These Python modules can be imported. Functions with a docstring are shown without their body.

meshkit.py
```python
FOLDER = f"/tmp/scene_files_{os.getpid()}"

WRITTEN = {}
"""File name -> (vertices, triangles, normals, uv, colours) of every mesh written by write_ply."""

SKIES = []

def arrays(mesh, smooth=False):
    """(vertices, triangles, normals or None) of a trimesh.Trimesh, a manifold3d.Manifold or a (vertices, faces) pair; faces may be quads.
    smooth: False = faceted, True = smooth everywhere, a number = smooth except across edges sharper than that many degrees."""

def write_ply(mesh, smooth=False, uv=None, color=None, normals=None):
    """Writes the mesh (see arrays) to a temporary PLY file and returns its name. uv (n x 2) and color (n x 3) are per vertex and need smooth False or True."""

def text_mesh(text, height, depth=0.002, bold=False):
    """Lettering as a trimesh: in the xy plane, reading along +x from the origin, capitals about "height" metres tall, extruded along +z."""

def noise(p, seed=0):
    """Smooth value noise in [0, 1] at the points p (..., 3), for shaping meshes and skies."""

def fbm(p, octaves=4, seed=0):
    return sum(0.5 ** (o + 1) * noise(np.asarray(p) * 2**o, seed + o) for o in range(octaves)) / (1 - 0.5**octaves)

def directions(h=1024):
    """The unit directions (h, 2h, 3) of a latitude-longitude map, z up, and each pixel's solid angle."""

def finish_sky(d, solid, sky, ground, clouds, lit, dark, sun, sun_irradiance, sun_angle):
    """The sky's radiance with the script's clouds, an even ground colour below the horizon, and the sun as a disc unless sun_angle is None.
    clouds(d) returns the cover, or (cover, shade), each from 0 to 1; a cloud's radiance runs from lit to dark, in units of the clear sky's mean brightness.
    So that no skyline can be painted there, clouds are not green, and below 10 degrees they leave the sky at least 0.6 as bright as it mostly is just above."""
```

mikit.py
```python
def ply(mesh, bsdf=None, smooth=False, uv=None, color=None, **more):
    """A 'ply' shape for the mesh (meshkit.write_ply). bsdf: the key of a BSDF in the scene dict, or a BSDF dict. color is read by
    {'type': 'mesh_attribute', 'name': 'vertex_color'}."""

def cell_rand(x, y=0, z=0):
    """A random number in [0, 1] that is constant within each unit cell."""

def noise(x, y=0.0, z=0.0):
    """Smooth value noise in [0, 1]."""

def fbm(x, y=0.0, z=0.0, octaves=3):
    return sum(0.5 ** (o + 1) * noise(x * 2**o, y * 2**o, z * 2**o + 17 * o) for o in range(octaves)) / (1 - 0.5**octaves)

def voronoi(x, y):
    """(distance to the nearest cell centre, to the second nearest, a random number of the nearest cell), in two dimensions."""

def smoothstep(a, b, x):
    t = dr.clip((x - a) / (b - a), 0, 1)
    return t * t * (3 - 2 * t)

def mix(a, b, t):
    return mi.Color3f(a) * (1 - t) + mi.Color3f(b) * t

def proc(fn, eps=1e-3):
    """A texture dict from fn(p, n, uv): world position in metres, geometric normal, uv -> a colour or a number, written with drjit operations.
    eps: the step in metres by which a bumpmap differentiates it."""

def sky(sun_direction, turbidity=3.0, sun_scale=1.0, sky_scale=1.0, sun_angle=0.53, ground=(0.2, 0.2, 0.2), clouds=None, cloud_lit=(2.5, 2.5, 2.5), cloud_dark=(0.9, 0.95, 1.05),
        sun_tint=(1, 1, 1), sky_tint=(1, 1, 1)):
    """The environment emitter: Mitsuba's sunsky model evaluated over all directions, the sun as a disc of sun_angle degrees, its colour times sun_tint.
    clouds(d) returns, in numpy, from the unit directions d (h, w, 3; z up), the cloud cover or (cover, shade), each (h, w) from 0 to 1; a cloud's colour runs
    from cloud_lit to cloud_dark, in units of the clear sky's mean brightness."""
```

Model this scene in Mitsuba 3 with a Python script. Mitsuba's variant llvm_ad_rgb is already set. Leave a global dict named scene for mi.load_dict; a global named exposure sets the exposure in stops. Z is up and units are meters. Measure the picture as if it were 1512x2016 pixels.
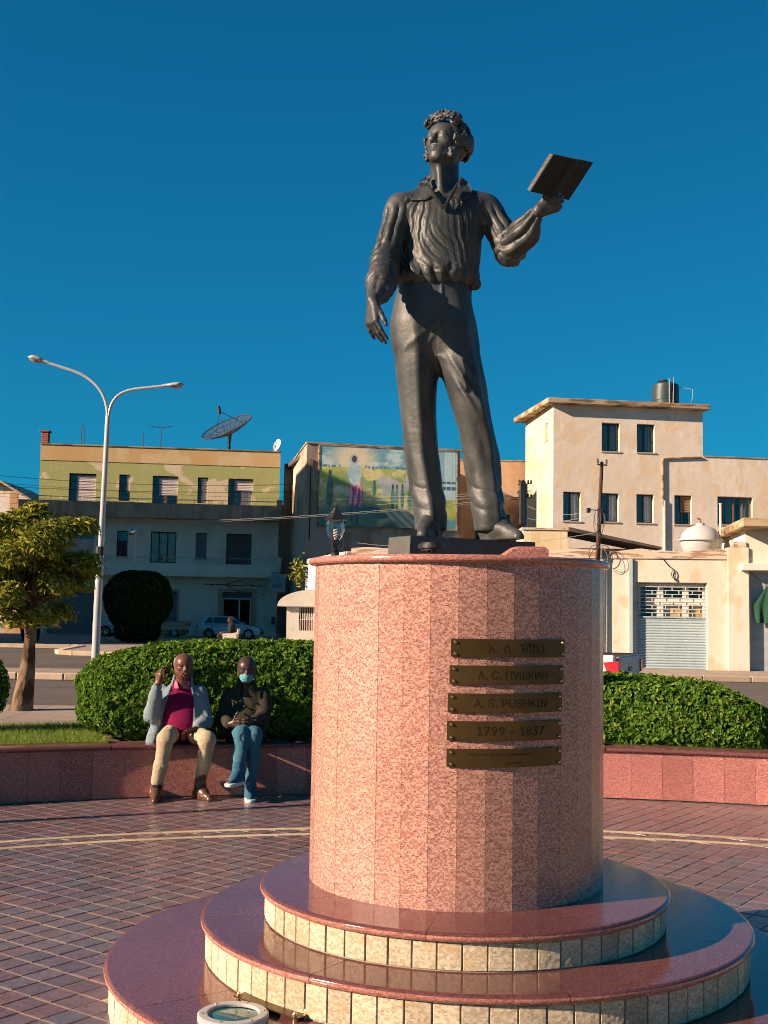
import math, random
import numpy as np, trimesh, manifold3d, shapely
import drjit as dr, mitsuba as mi
import mikit, meshkit
from mikit import proc, noise, fbm, voronoi, smoothstep, mix, cell_rand
from shapely.geometry import Polygon, box as sbox, LineString
from shapely import affinity
random.seed(7); rng = np.random.default_rng(7)
T = mi.ScalarTransform4f
# ------------------------------------------------------------------ camera, sky, exposure
CAM = np.array([0, 0, 1.62]); PITCH, ROLL, FPX = .0837, .0157, 2330.
cp, sp, cr, sr = math.cos(PITCH), math.sin(PITCH), math.cos(ROLL), math.sin(ROLL)
FWD = np.array([0, cp, sp]); UPV = np.array([-sr, -sp * cr, cp * cr])
scene, labels = {}, {}
scene['camera'] = dict(type='perspective', fov=math.degrees(2 * math.atan(756 / FPX)), fov_axis='x', near_clip=.05, far_clip=3000.,
                       to_world=T().look_at(origin=CAM.tolist(), target=(CAM + FWD).tolist(), up=UPV.tolist()))
SUN_AZ, SUN_EL = math.radians(66), math.radians(22.5)
SUN = (-math.sin(SUN_AZ) * math.cos(SUN_EL), -math.cos(SUN_AZ) * math.cos(SUN_EL), math.sin(SUN_EL))
scene['daylight'] = mikit.sky(SUN, turbidity=2.2, sun_scale=1.6, sky_scale=.46, sun_tint=(1.0, .96, 1.16), sky_tint=(.07, .97, 1.40), ground=(.06, .055, .05))
exposure = 2.4
# ------------------------------------------------------------------ bookkeeping
_count = {}
def numbered(k):
    n = _count.get(k, 0); _count[k] = n + 1
    return k if n == 0 else f'{k}_{n:03d}'
def lab(k, label=None, cat=None, group=None, kind=None):
    d = {a: b for a, b in (('label', label), ('category', cat), ('group', group), ('kind', kind)) if b}
    if d: labels[k] = {**labels.get(k, {}), **d}
    return k
def thing(name, label, cat, group=None):
    return lab(numbered(name), label, cat, group)
def add(name, mesh, bsdf, parent=None, label=None, cat=None, group=None, kind=None, smooth=False, uv=None):
    """one entry of the scene; parent + '__' + name when it is a part"""
    k = numbered(parent + '__' + name if parent else name)
    scene[k] = mikit.ply(mesh, bsdf, smooth=smooth, **({} if uv is None else {'uv': uv}))
    return lab(k, label, cat, group, kind)
def tone(mesh, a, b=.5):
    """per-piece constants that the materials read as uv"""
    return np.tile([[a, b]], (len(mesh.vertices), 1))
def addt(name, mesh, bsdf, parent, a, b=.5, **kw):
    return add(name, mesh, bsdf, parent, uv=tone(mesh, a, b), **kw)
def addm(name, meshes, *a, **kw):
    for m in meshes: k = add(name, m, *a, **kw)
    return k
# ------------------------------------------------------------------ mesh helpers
def tm(v, f): 
    f = np.asarray(f, int)
    if f.shape[1] == 4: f = np.vstack([f[:, [0, 1, 2]], f[:, [0, 2, 3]]])
    return trimesh.Trimesh(np.asarray(v, float), f, process=False)
def merge(*ms):
    ms = [m for g in ms for m in (g if isinstance(g, (list, tuple)) else [g])]
    return trimesh.util.concatenate(ms)
_BF = np.array([[0, 2, 3, 1], [4, 5, 7, 6], [0, 1, 5, 4], [2, 6, 7, 3], [0, 4, 6, 2], [1, 3, 7, 5]])
def box(x0, x1, y0, y1, z0, z1):
    return tm([(x, y, z) for z in (z0, z1) for y in (y0, y1) for x in (x0, x1)], _BF)
def bbox(x0, x1, y0, y1, z0, z1, b=.01):
    """box with chamfered edges"""
    v = []
    for x, y, z in ((x, y, z) for x in (0, 1) for y in (0, 1) for z in (0, 1)):
        X, Y, Z = (x0, x1)[x], (y0, y1)[y], (z0, z1)[z]; sx, sy, sz = 1 - 2 * x, 1 - 2 * y, 1 - 2 * z
        v += [(X, Y + sy * b, Z + sz * b), (X + sx * b, Y, Z + sz * b), (X + sx * b, Y + sy * b, Z)]
    h = trimesh.convex.convex_hull(np.array(v)); return tm(h.vertices, h.faces)
def hull(pts):
    h = trimesh.convex.convex_hull(np.asarray(pts, float)); return tm(h.vertices, h.faces)
def moved(m, t=(0, 0, 0), rz=0, rx=0, ry=0, s=1):
    a = trimesh.transformations.euler_matrix(rx, ry, rz, 'sxyz'); a[:3, :3] *= s; a[:3, 3] = t
    m = m.copy(); m.apply_transform(a); return m
def framed(m, o, e, n):
    """local (u, v, z) -> world: o + u e + v n, z up"""
    v = np.asarray(m.vertices); o = np.array([o[0], o[1], o[2] if len(o) > 2 else 0.])
    w = o + v[:, :1] * np.array([*e, 0]) + v[:, 1:2] * np.array([*n, 0]) + v[:, 2:] * np.array([0, 0, 1.])
    f = np.asarray(m.faces)
    return tm(w, f if e[0] * n[1] - e[1] * n[0] > 0 else f[:, ::-1])
def tube(path, r, n=8, cap=True):
    p = np.asarray(path, float); r = np.broadcast_to(r, len(p))
    t = np.gradient(p, axis=0); t /= np.linalg.norm(t, axis=1)[:, None] + 1e-12
    a = np.array([0, 0, 1.]) if abs(t[0][2]) < .9 else np.array([1., 0, 0])
    v = []
    for i in range(len(p)):
        a = a - t[i] * (a @ t[i]); a /= np.linalg.norm(a) + 1e-12; b = np.cross(t[i], a)
        th = np.arange(n) * 2 * np.pi / n
        v.append(p[i] + r[i] * (np.cos(th)[:, None] * a + np.sin(th)[:, None] * b))
    f = [(i * n + j, i * n + (j + 1) % n, (i + 1) * n + (j + 1) % n, (i + 1) * n + j) for i in range(len(p) - 1) for j in range(n)]
    v = np.vstack(v); f = [list(q) for q in f]; tri = [t3 for q in f for t3 in ((q[0], q[1], q[2]), (q[0], q[2], q[3]))]
    if cap:
        for base, flip in ((0, True), ((len(p) - 1) * n, False)):
            for j in range(1, n - 1): tri.append((base, base + j + 1, base + j) if flip else (base, base + j, base + j + 1))
    return tm(v, tri)
def lathe(prof, n=48, c=(0, 0), a0=0, a1=2 * np.pi):
    """prof: [(r, z)...] bottom to top on the outside"""
    full = abs(a1 - a0 - 2 * np.pi) < 1e-6
    th = np.linspace(a0, a1, n, endpoint=not full); m = len(th); p = np.asarray(prof, float); k = len(p)
    v = np.stack([c[0] + p[None, :, 0] * np.cos(th)[:, None], c[1] + p[None, :, 0] * np.sin(th)[:, None], np.broadcast_to(p[:, 1], (m, k))], -1).reshape(-1, 3)
    f = [(i * k + j, ((i + 1) % m) * k + j, ((i + 1) % m) * k + j + 1, i * k + j + 1) for i in range(m if full else m - 1) for j in range(k - 1)]
    return tm(v, f)
def extr(poly, z0, z1):
    g = getattr(poly, 'geoms', [poly]); o = []
    for q in g:
        if q.is_empty or q.area < 1e-9: continue
        m = trimesh.creation.extrude_polygon(q, z1 - z0, engine='earcut'); m.apply_translation([0, 0, z0]); o.append(tm(m.vertices, m.faces))
    return merge(o)
def upright(m):
    """(x, y, z) -> (x, -z, y): an extrusion drawn in the x-y plane stood up, thickness towards -y"""
    v = np.asarray(m.vertices); return tm(np.stack([v[:, 0], -v[:, 2], v[:, 1]], -1), m.faces)
def text(s, h, depth=.002, bold=False, center=True):
    m = meshkit.text_mesh(s, h, depth, bold)
    if center: m.apply_translation([-(m.bounds[0][0] + m.bounds[1][0]) / 2, -h / 2, 0])
    return tm(m.vertices, m.faces)

def arc_sweep(prof, t, c, sine=False, caps=True):
    """profile (r, z) swept round c; angles from +y towards +x if sine; the end caps keep vertices of their own"""
    p = np.asarray(prof, float); k = len(p); m = len(t); x, y = (np.sin(t), np.cos(t)) if sine else (np.cos(t), np.sin(t))
    v = np.stack([c[0] + p[None, :, 0] * x[:, None], c[1] + p[None, :, 0] * y[:, None], np.broadcast_to(p[:, 1], (m, k))], -1)
    f = [(i * k + j, (i + 1) * k + j, (i + 1) * k + j + 1, i * k + j + 1) for i in range(m - 1) for j in range(k - 1)]; vs = [v.reshape(-1, 3)]; n = m * k; tri = [t3 for q in f for t3 in ((q[0], q[1], q[2]), (q[0], q[2], q[3]))]
    if caps:
        for i, fl in ((0, 0), (m - 1, 1)): vs.append(v[i]); tri += [(n, n + j, n + j + 1) if fl else (n, n + j + 1, n + j) for j in range(1, k - 1)]; n += k
    tri = np.array(tri); return tm(np.vstack(vs), tri[:, ::-1] if sine else tri), None
# ------------------------------------------------------------------ materials
ALB = .72          # base colours scaled down, which weakens bounced light and deepens the shade
def mat(name, color, rough=.6, spec=.5, metal=0., two=True, bump=None, **kw):
    k_ = ALB if metal < .5 else 1.
    c = color if isinstance(color, dict) else {'type': 'rgb', 'value': [q * k_ for q in color]}
    if isinstance(color, dict) and color.get('type') == 'proc':
        fn = mikit._FUNCTIONS[color['fn']]; c = proc(lambda p, n, uv, fn=fn: fn(p, n, uv) * k_)
    d = dict(type='principled', base_color=c, roughness=rough if isinstance(rough, dict) else float(rough), specular=spec, metallic=metal, **kw)
    if bump: d = dict(type='bumpmap', arbitrary=bump[0], scale=bump[1], bsdf=d)
    scene[name] = dict(type='twosided', bsdf=d) if two else d
    return name
def granite(light, mid, dark, s, amount=.5):
    def fn(p, n, uv):
        a = noise(p.x * s, p.y * s, p.z * s); b = noise(p.x * s * 1.9 + 31, p.y * s * 1.9, p.z * s * 1.9)
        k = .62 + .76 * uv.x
        c = mix(mid, light, smoothstep(.35, .62, a)); c = mix(c, dark, smoothstep(.60, .74, b) * .8)
        c = mix(c, (.62, .50, .36), smoothstep(.70, .82, noise(p.x * s * .8 + 7, p.y * s * .8 + 3, p.z * s * .8)) * .5 * uv.y)
        return c * k * (.86 + .28 * fbm(p.x * 3, p.y * 3, p.z * 3))
    return proc(fn)
mat('granite_shaft', granite((.58, .33, .26), (.40, .185, .150), (.12, .05, .05), 125), .27, .35)
mat('granite_wall', granite((.46, .195, .165), (.32, .115, .105), (.14, .055, .055), 105), .30, .4)
mat('granite_tread', granite((.185, .070, .066), (.135, .050, .050), (.06, .028, .03), 160), .13, .6)
mat('granite_nose', granite((.58, .26, .20), (.40, .16, .13), (.15, .06, .06), 150), .17, .5)
def _riser(p, n, uv):
    a = noise(p.x * 90, p.y * 90, p.z * 90); b = noise(p.x * 170, p.y * 170, p.z * 170 + 9)
    c = mix((.50, .41, .27), (.66, .57, .41), smoothstep(.3, .65, a)); c = mix(c, (.30, .26, .19), smoothstep(.62, .75, b) * .7)
    return mix(c, (.52, .37, .18), smoothstep(.5, .75, fbm(p.x * 9 + uv.x * 20, p.y * 9, p.z * 14)) * .4) * (.8 + .35 * uv.x)
mat('riser_stone', proc(_riser), .8, .3, bump=(proc(lambda p, n, uv: noise(p.x * 70, p.y * 70, p.z * 70)), .0014))
def _paver(p, n, uv):
    c = mix((.185, .122, .125), (.18, .13, .138), smoothstep(.3, .5, uv.y)); c = mix(c, (.155, .135, .148), smoothstep(.72, .95, uv.y)); c = mix(c, (.215, .128, .122), 1 - smoothstep(.0, .2, uv.y))
    g = .72 + .46 * fbm(p.x * 40, p.y * 40, 0); d = smoothstep(.48, .72, fbm(p.x * 1.1 + 5, p.y * 1.1, 2.))
    return mix(c * g * (.86 + .28 * uv.x), (.30, .21, .18), d * .2)
mat('paver', proc(_paver), .24, .5, bump=(proc(lambda p, n, uv: fbm(p.x * 45, p.y * 45, 0.)), .0022))
mat('mortar', proc(lambda p, n, uv: mix((.34, .27, .19), (.52, .43, .30), fbm(p.x * 25, p.y * 25, 0))), .95, .1)
mat('band_stone', proc(lambda p, n, uv: mix((.40, .32, .22), (.56, .46, .31), fbm(p.x * 18, p.y * 18, 0)) * (.8 + .4 * uv.x)), .8, .2)
def _bronze(p, n, uv):
    a = fbm(p.x * 9, p.y * 9, p.z * 5); b = fbm(p.x * 30 + 4, p.y * 30, p.z * 12); d = fbm(p.x * 22, p.y * 22, p.z * 3.5 + 3)
    c = mix((.034, .040, .041), (.072, .080, .081), smoothstep(.3, .7, a)); c = mix(c, (.042, .060, .058), smoothstep(.5, .75, b) * .5); return mix(c, (.115, .118, .112), smoothstep(.56, .78, d) * .45)
mat('bronze', proc(_bronze), .52, .5, .15, bump=(proc(lambda p, n, uv: fbm(p.x * 60, p.y * 60, p.z * 60)), .0012))
mat('bronze_shaded', proc(lambda p, n, uv: mix((.008, .010, .010), (.016, .019, .018), fbm(p.x * 8, p.y * 8, p.z * 8))), .6, .3, .0)  # book cover: bronze darkened in colour for the shade on it
mat('bronze_plinth', proc(lambda p, n, uv: mix((.06, .068, .058), (.13, .135, .115), fbm(p.x * 7, p.y * 7, p.z * 7)) * (.8 + .4 * fbm(p.x * 40, p.y * 40, p.z * 12))), .55, .4, .1)
mat('plaque_bronze', proc(lambda p, n, uv: mix((.060, .036, .012), (.105, .065, .021), fbm(p.x * 10, p.y * 10, p.z * 16))), .33, .5, .6)
mat('plaque_letter', (.022, .014, .006), .6, .3, .3)
mat('brass', (.75, .56, .25), .22, .5, 1.)
mat('black_metal', (.016, .017, .018), .45, .5)
mat('steel', (.55, .55, .53), .22, .5, 1.)
mat('galvanised', proc(lambda p, n, uv: mix((.42, .44, .44), (.62, .63, .62), fbm(p.x * 3, p.y * 3, p.z * 6))), .5, .4, .25)
mat('dark_glass', (.02, .07, .075), .05, .7)
mat('white_paint', (.78, .76, .70), .5, .4)
mat('cream_paint', (.66, .60, .48), .6, .3)
mat('rubber', (.02, .02, .02), .8, .2)
mat('wire', (.05, .05, .05), .6, .2)
mat('wire_pale', (.30, .31, .31), .6, .2)
mat('dark_wood', (.07, .035, .02), .6, .3)
mat('orange_wood', (.34, .15, .08), .5, .3)
mat('dark_room', (.012, .013, .015), .9, .1)  # near-black colour painted for the shade inside rooms, shed, pipe and hole
scene['pane'] = dict(type='thindielectric', int_ior=1.5)
scene['bulb_glass'] = dict(type='thindielectric', int_ior=1.4)
# ------------------------------------------------------------------ ground, roads, pavements
def sheet(poly, z): 
    from trimesh.creation import triangulate_polygon
    o = []
    for q in getattr(poly, 'geoms', [poly]):
        v, f = triangulate_polygon(q, engine='earcut'); o.append(tm(np.c_[v, np.full(len(v), z)], f))
    m = merge(o); 
    if np.asarray(m.face_normals)[0][2] < 0: m.invert()
    return m
WC, WR = (.80, 1.55), 9.15          # planter wall arc: centre and radius of its inner face
def arc(r, a0, a1, n=60, c=WC):
    t = np.linspace(a0, a1, n); return np.stack([c[0] + r * np.sin(t), c[1] + r * np.cos(t)], -1)
A0, A1 = math.radians(-37), math.radians(33)
mat('earth', proc(lambda p, n, uv: mix((.16, .12, .08), (.26, .20, .13), fbm(p.x * .6, p.y * .6, 0))), .95, .1)
mat('asphalt', proc(lambda p, n, uv: mix((.075, .068, .062), (.13, .115, .10), fbm(p.x * .5, p.y * .9, 0)) * (.8 + .4 * fbm(p.x * 14, p.y * 14, 0))), .85, .25)
mat('pavement_slab', proc(lambda p, n, uv: mix((.23, .19, .16), (.34, .28, .23), fbm(p.x * .8, p.y * .8, 0)) * (.85 + .3 * fbm(p.x * 9, p.y * 9, 0)) * (1 - .35 * (1 - smoothstep(.0, .03, dr.abs(p.x / 1.2 - dr.floor(p.x / 1.2) - .5))))), .85, .2)
mat('kerb_stone', proc(lambda p, n, uv: mix((.40, .31, .23), (.58, .47, .35), fbm(p.x * 4, p.y * 4, p.z * 4)) * (.8 + .4 * uv.x)), .85, .2)
add('ground', sheet(sbox(-900, -60, 900, 1500), -.045), 'earth', kind='structure')
add('plaza_base', sheet(sbox(-9, -5, 9, 14.), -.0042), 'mortar', kind='structure')
add('pavement', sheet(sbox(-40, 14.0, 60, 19.6), 0.0), 'pavement_slab', kind='structure')
add('road', sheet(sbox(-120, 19.6, 60, 46.3), -.03), 'asphalt', kind='structure')
far = Polygon([(-11.6, 46.3), (-11.2, 41.2), (-10.6, 40.2), (-9.5, 39.9), (-5.2, 38.4), (-4.2, 36.0), (-3.4, 31.0), (60, 27.0), (60, 140), (-70, 140), (-70, 52), (-30, 48), (-14, 46.6)])
add('far_pavement', sheet(far, .09), 'pavement_slab', kind='structure')
med = Polygon([(-30, 26.9), (-8.3, 26.7), (-2.0, 26.4), (-2.0, 28.9), (-30, 29.4)])
add('traffic_island', sheet(med.buffer(-.02), .112), 'pavement_slab', kind='structure')
def kerb_line(pts, h, w, owner, lens=1.0, z0=-.03):
    ls = LineString(pts); d = 0
    while d < ls.length - .2:
        L = lens * random.uniform(.75, 1.3); a = np.array(ls.interpolate(d).coords[0]); b = np.array(ls.interpolate(min(d + L - .02, ls.length)).coords[0])
        e = (b - a) / np.linalg.norm(b - a); n = np.array([-e[1], e[0]])
        m = framed(bbox(0, np.linalg.norm(b - a), 0, w, z0, h + random.uniform(-.008, .008), .018), a, e, n)
        addt('kerb_stone', m, 'kerb_stone', owner, random.random()); d += L
kerb_line([(-13.5, 26.78), (-8.3, 26.7), (-2.0, 26.37)], .125, .22, 'traffic_island', 1.0)
kerb_line([(-11.75, 46.3), (-11.35, 41.2), (-10.75, 40.1), (-9.5, 39.75), (-5.3, 38.25), (-4.4, 36.0), (-3.6, 30.8), (4.5, 30.4), (30., 28.75)], .13, .25, 'far_pavement', 1.1)
kerb_line([(-70, 51.9), (-30, 47.9), (-14, 46.5), (-11.8, 46.3)], .13, .25, 'far_pavement', 1.5)
# paving tiles of the plaza, laid diagonally; two pale curved bands cross them
E1, E2 = np.array([math.cos(math.radians(54)), math.sin(math.radians(54))]), np.array([math.cos(math.radians(-36)), math.sin(math.radians(-36))])
TL, TW, JT = .150, .128, .0095
wall_disc = Polygon(arc(WR + .1, -math.pi, math.pi, 160))
steps_disc = shapely.Point(.345, 5.245).buffer(1.42, 48)
BR = (7.33, 7.56); bands = [Polygon(np.vstack([arc(r - .035, A0, A1), arc(r + .035, A0, A1)[::-1]])) for r in BR]
view = Polygon([(-.36 * 4.1 - .25, 4.1), (.36 * 4.1 + .25, 4.1), (.36 * 11 + .3, 11), (-.36 * 11 - .3, 11)])
zone = view.intersection(wall_disc).difference(steps_disc); zone_b = [b.buffer(.006) for b in bands]
bu = shapely.union_all(zone_b); shapely.prepare(zone); shapely.prepare(bu); shapely.prepare(steps_disc)
tiles = []
for i in range(-40, 100):
    for j in range(-80, 60):
        c = i * TL * E1 + j * TW * E2 + np.array([-.1, 4.2]); pt = shapely.Point(c)
        if not zone.intersects(pt): continue
        q = Polygon([c + a * (TL - JT) / 2 * E1 + b * (TW - JT) / 2 * E2 for a, b in ((-1, -1), (1, -1), (1, 1), (-1, 1))])
        if bu.intersects(q): q = q.difference(bu)
        if steps_disc.intersects(q): q = q.difference(steps_disc)
        for g in getattr(q, 'geoms', [q]):
            if g.area > .002: tiles.append((np.hypot(*c), g))
tiles.sort(key=lambda t: t[0])
def tile_mesh(g):
    x, y = g.centroid.coords[0]; co = np.array(g.exterior.coords)[:-1]
    if Polygon(co).exterior.is_ccw is False: co = co[::-1]
    z = float(np.clip(rng.normal(0, .0006), -.0011, .0011)); sx, sy = np.clip(rng.normal(0, .004, 2), -.008, .008)
    zt = z + (co[:, 0] - x) * sx + (co[:, 1] - y) * sy; ci = (co - (x, y)) * .965 + (x, y); n = len(co)
    v = np.vstack([np.c_[co, zt - .012], np.c_[co, zt - .0022], np.c_[ci, zt]]); f = []
    for k in range(2):
        for j in range(n):
            a, b = k * n + j, k * n + (j + 1) % n; f += [(a, b, b + n), (a, b + n, a + n)]
    for j in range(1, n - 1): f.append((2 * n, 2 * n + j, 2 * n + j + 1))
    return tm(v, f)
rest, rest_uv = [], []
for k, (d, g) in enumerate(tiles):
    m = tile_mesh(g); a, b = random.random(), random.random()
    if k < 300: addt('paving_tile', m, 'paver', 'plaza_base', a, b)
    else: rest.append(m); rest_uv.append(tone(m, a, b))
add('paving_tiles', merge(rest), 'paver', 'plaza_base', uv=np.vstack(rest_uv), kind='stuff')
for r in BR:
    a = A0
    while a < A1:
        L = random.uniform(.28, .55) / r * 1.3; q = Polygon(np.vstack([arc(r - .034, a + .001, a + L, 6), arc(r + .034, a + .001, a + L, 6)[::-1]]))
        if q.intersects(view): addt('band_stone', extr(q, -.011, random.uniform(-.001, .001)), 'band_stone', 'plaza_base', random.random())
        a += L
# planter wall: panels, coping, bed behind it
pw = thing('planter_wall', 'low curved pink granite wall with polished coping, round the far side of the plaza', 'wall')
PWID = .262; a = A0; k = 0
while a < A1:
    da = PWID / WR; p = arc(WR, a, a + da - .00025, 4); q = arc(WR + .03, a, a + da - .0006, 4)
    off = random.uniform(-.0006, .0006)
    addt('panel', extr(Polygon(np.vstack([p + off, q[::-1] + off])), .012, .412), 'granite_wall', pw, .12 + .8 * random.random(), random.random()); a += da; k += 1
a = A0
while a < A1:
    da = random.uniform(1.2, 1.6) / WR; prof = []
    r0, r1, z0, z1 = WR - .035, WR + .30, .414, .452
    t = np.linspace(a, a + da - .0008, 14)
    pr = [(r1, z0), (r0 + .012, z0), (r0 + .003, z0 + .006), (r0, z0 + .018), (r0 + .004, z1 - .008), (r0 + .016, z1), (r1, z1), (r1, z0)]
    m, u_ = arc_sweep(pr, t, WC, True)
    scene[numbered(pw + '__coping')] = mikit.ply(m, 'granite_tread', smooth=True, uv=tone(m, .3 + .4 * random.random(), .2)); a += da
core = Polygon(np.vstack([arc(WR + .031, A0, A1), arc(WR + .28, A0, A1)[::-1]]))
add('core', extr(core, -.01, .412), 'mortar', pw)
bed = Polygon(np.vstack([arc(WR + .28, A0, A1), arc(WR + 2.3, A0, A1)[::-1]]))
add('planting_bed', extr(bed, -.0041, .40), 'earth', kind='structure')
# drain pipe end in the wall
dp = thing('drain_pipe', 'short open drain pipe end at the foot of the wall', 'pipe')
pa = math.radians(-17.3); pc = arc(WR, pa, pa + .01, 2)[0]
dirn = np.array([-math.sin(pa), -math.cos(pa)])
def ring_pipe(c, d, r, r2, L):
    th = np.linspace(0, 2 * np.pi, 25)[:-1]; s = np.array([-d[1], d[0], 0]); u = np.array([0, 0, 1.]); d3 = np.array([*d, 0])
    rr = [(r, 0), (r, L), (r2, L), (r2, 0)]
    v = np.vstack([c + x * (np.cos(th)[:, None] * s + np.sin(th)[:, None] * u) + y * d3 for x, y in rr]); n = 24
    return tm(v, [(k * n + j, k * n + (j + 1) % n, (k + 1) * n + (j + 1) % n, (k + 1) * n + j) for k in range(3) for j in range(n)])
add('pipe', ring_pipe(np.array([pc[0], pc[1], .055]), dirn, .042, .034, .06), 'galvanised', dp)
add('opening', ring_pipe(np.array([pc[0], pc[1], .055]), dirn, .034, .0005, .004), 'dark_room', dp)  # black disc painted as the shade inside the pipe
# ------------------------------------------------------------------ stepped base and pedestal
PX, PY, PR = .333, 5.248, .633
sb = thing('stepped_base', 'three round polished red granite steps with pale stone risers under the pedestal', 'steps')
STEPS = [(.339, 5.247, 1.479, .0, .1795, 47), (.413, 5.246, 1.165, .1795, .3425, 37), (.364, 5.176, .865, .3425, .482, 29)]
for si, (cx, cy, r, z0, z1, nst) in enumerate(STEPS):
    th = .034; rn = th / 2; inner = max(0.02, r - .42)
    # tread slabs with a bullnose
    cuts = [0, .9, 1.75, 2.7, 3.5, 4.3, 5.2, 2 * np.pi]; sh = si * .37 + .25
    for a, b in zip(cuts[:-1], cuts[1:]):
        t = np.linspace(a + sh + .0012, b + sh - .0012, 26)
        nose = [(r - rn + rn * math.cos(x), z1 - rn + rn * math.sin(x)) for x in np.linspace(-np.pi / 2, np.pi / 2, 9)]
        prof = [(inner, z1 - th)] + nose + [(inner, z1)]
        m, _ = arc_sweep(prof, t, (cx, cy))
        scene[numbered(sb + '__tread_slab')] = mikit.ply(m, 'granite_tread', smooth=True, uv=tone(m, .35 + .3 * random.random(), .1))
        e = [(q, z) for q, z in prof if q > r - .02]; e = [(q + .0006, z) for q, z in e if z < z1 - .006]
        mn, _ = arc_sweep(e, t, (cx, cy), caps=False)
        scene[numbered(sb + '__nosing')] = mikit.ply(mn, 'granite_nose', smooth=True, uv=tone(mn, .3 + .3 * random.random(), .1))
    # joint sheet under the slabs and the riser stones
    rr = r - .022; k = 2 * np.pi / (nst * 2)
    add('joint_bed', lathe([(rr - .006, z0 - .01), (rr - .006, z1 - th + .002), (inner, z1 - .003), (.03, z1 - .003)], 96, (cx, cy)), 'mortar', sb)
    for q in range(nst * 2):
        a = q * k + .1 * si; aa = np.linspace(a + .0028 / r, a + k - .0028 / r, 5); b = .003
        zt, zb = z1 - th - .003, z0 + .004
        P_ = lambda rad, s: np.stack([cx + rad * np.cos(aa * s + (1 - s) * aa.mean()), cy + rad * np.sin(aa * s + (1 - s) * aa.mean())], -1)
        o, i2 = P_(rr - .004, 1), P_(rr - .012, 1)
        face = P_(rr + rng.normal(0, .0012), .955)
        v = np.vstack([np.c_[o, np.full(5, zb)], np.c_[face, np.full(5, zb + b)], np.c_[face, np.full(5, zt - b)], np.c_[o, np.full(5, zt)]])
        f = [(kx * 5 + j, kx * 5 + j + 1, (kx + 1) * 5 + j + 1, (kx + 1) * 5 + j) for kx in range(3) for j in range(4)] + [(0, 5, 10, 15), (4, 19, 14, 9)]
        if cy + r * math.sin(a + k / 2) < 5.55: addt('riser_stone', tm(v, f), 'riser_stone', sb, random.random())
ped = thing('pedestal', 'round pink granite pedestal of tall flat panels with a thin rim, under the bronze statue', 'pedestal')
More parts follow.
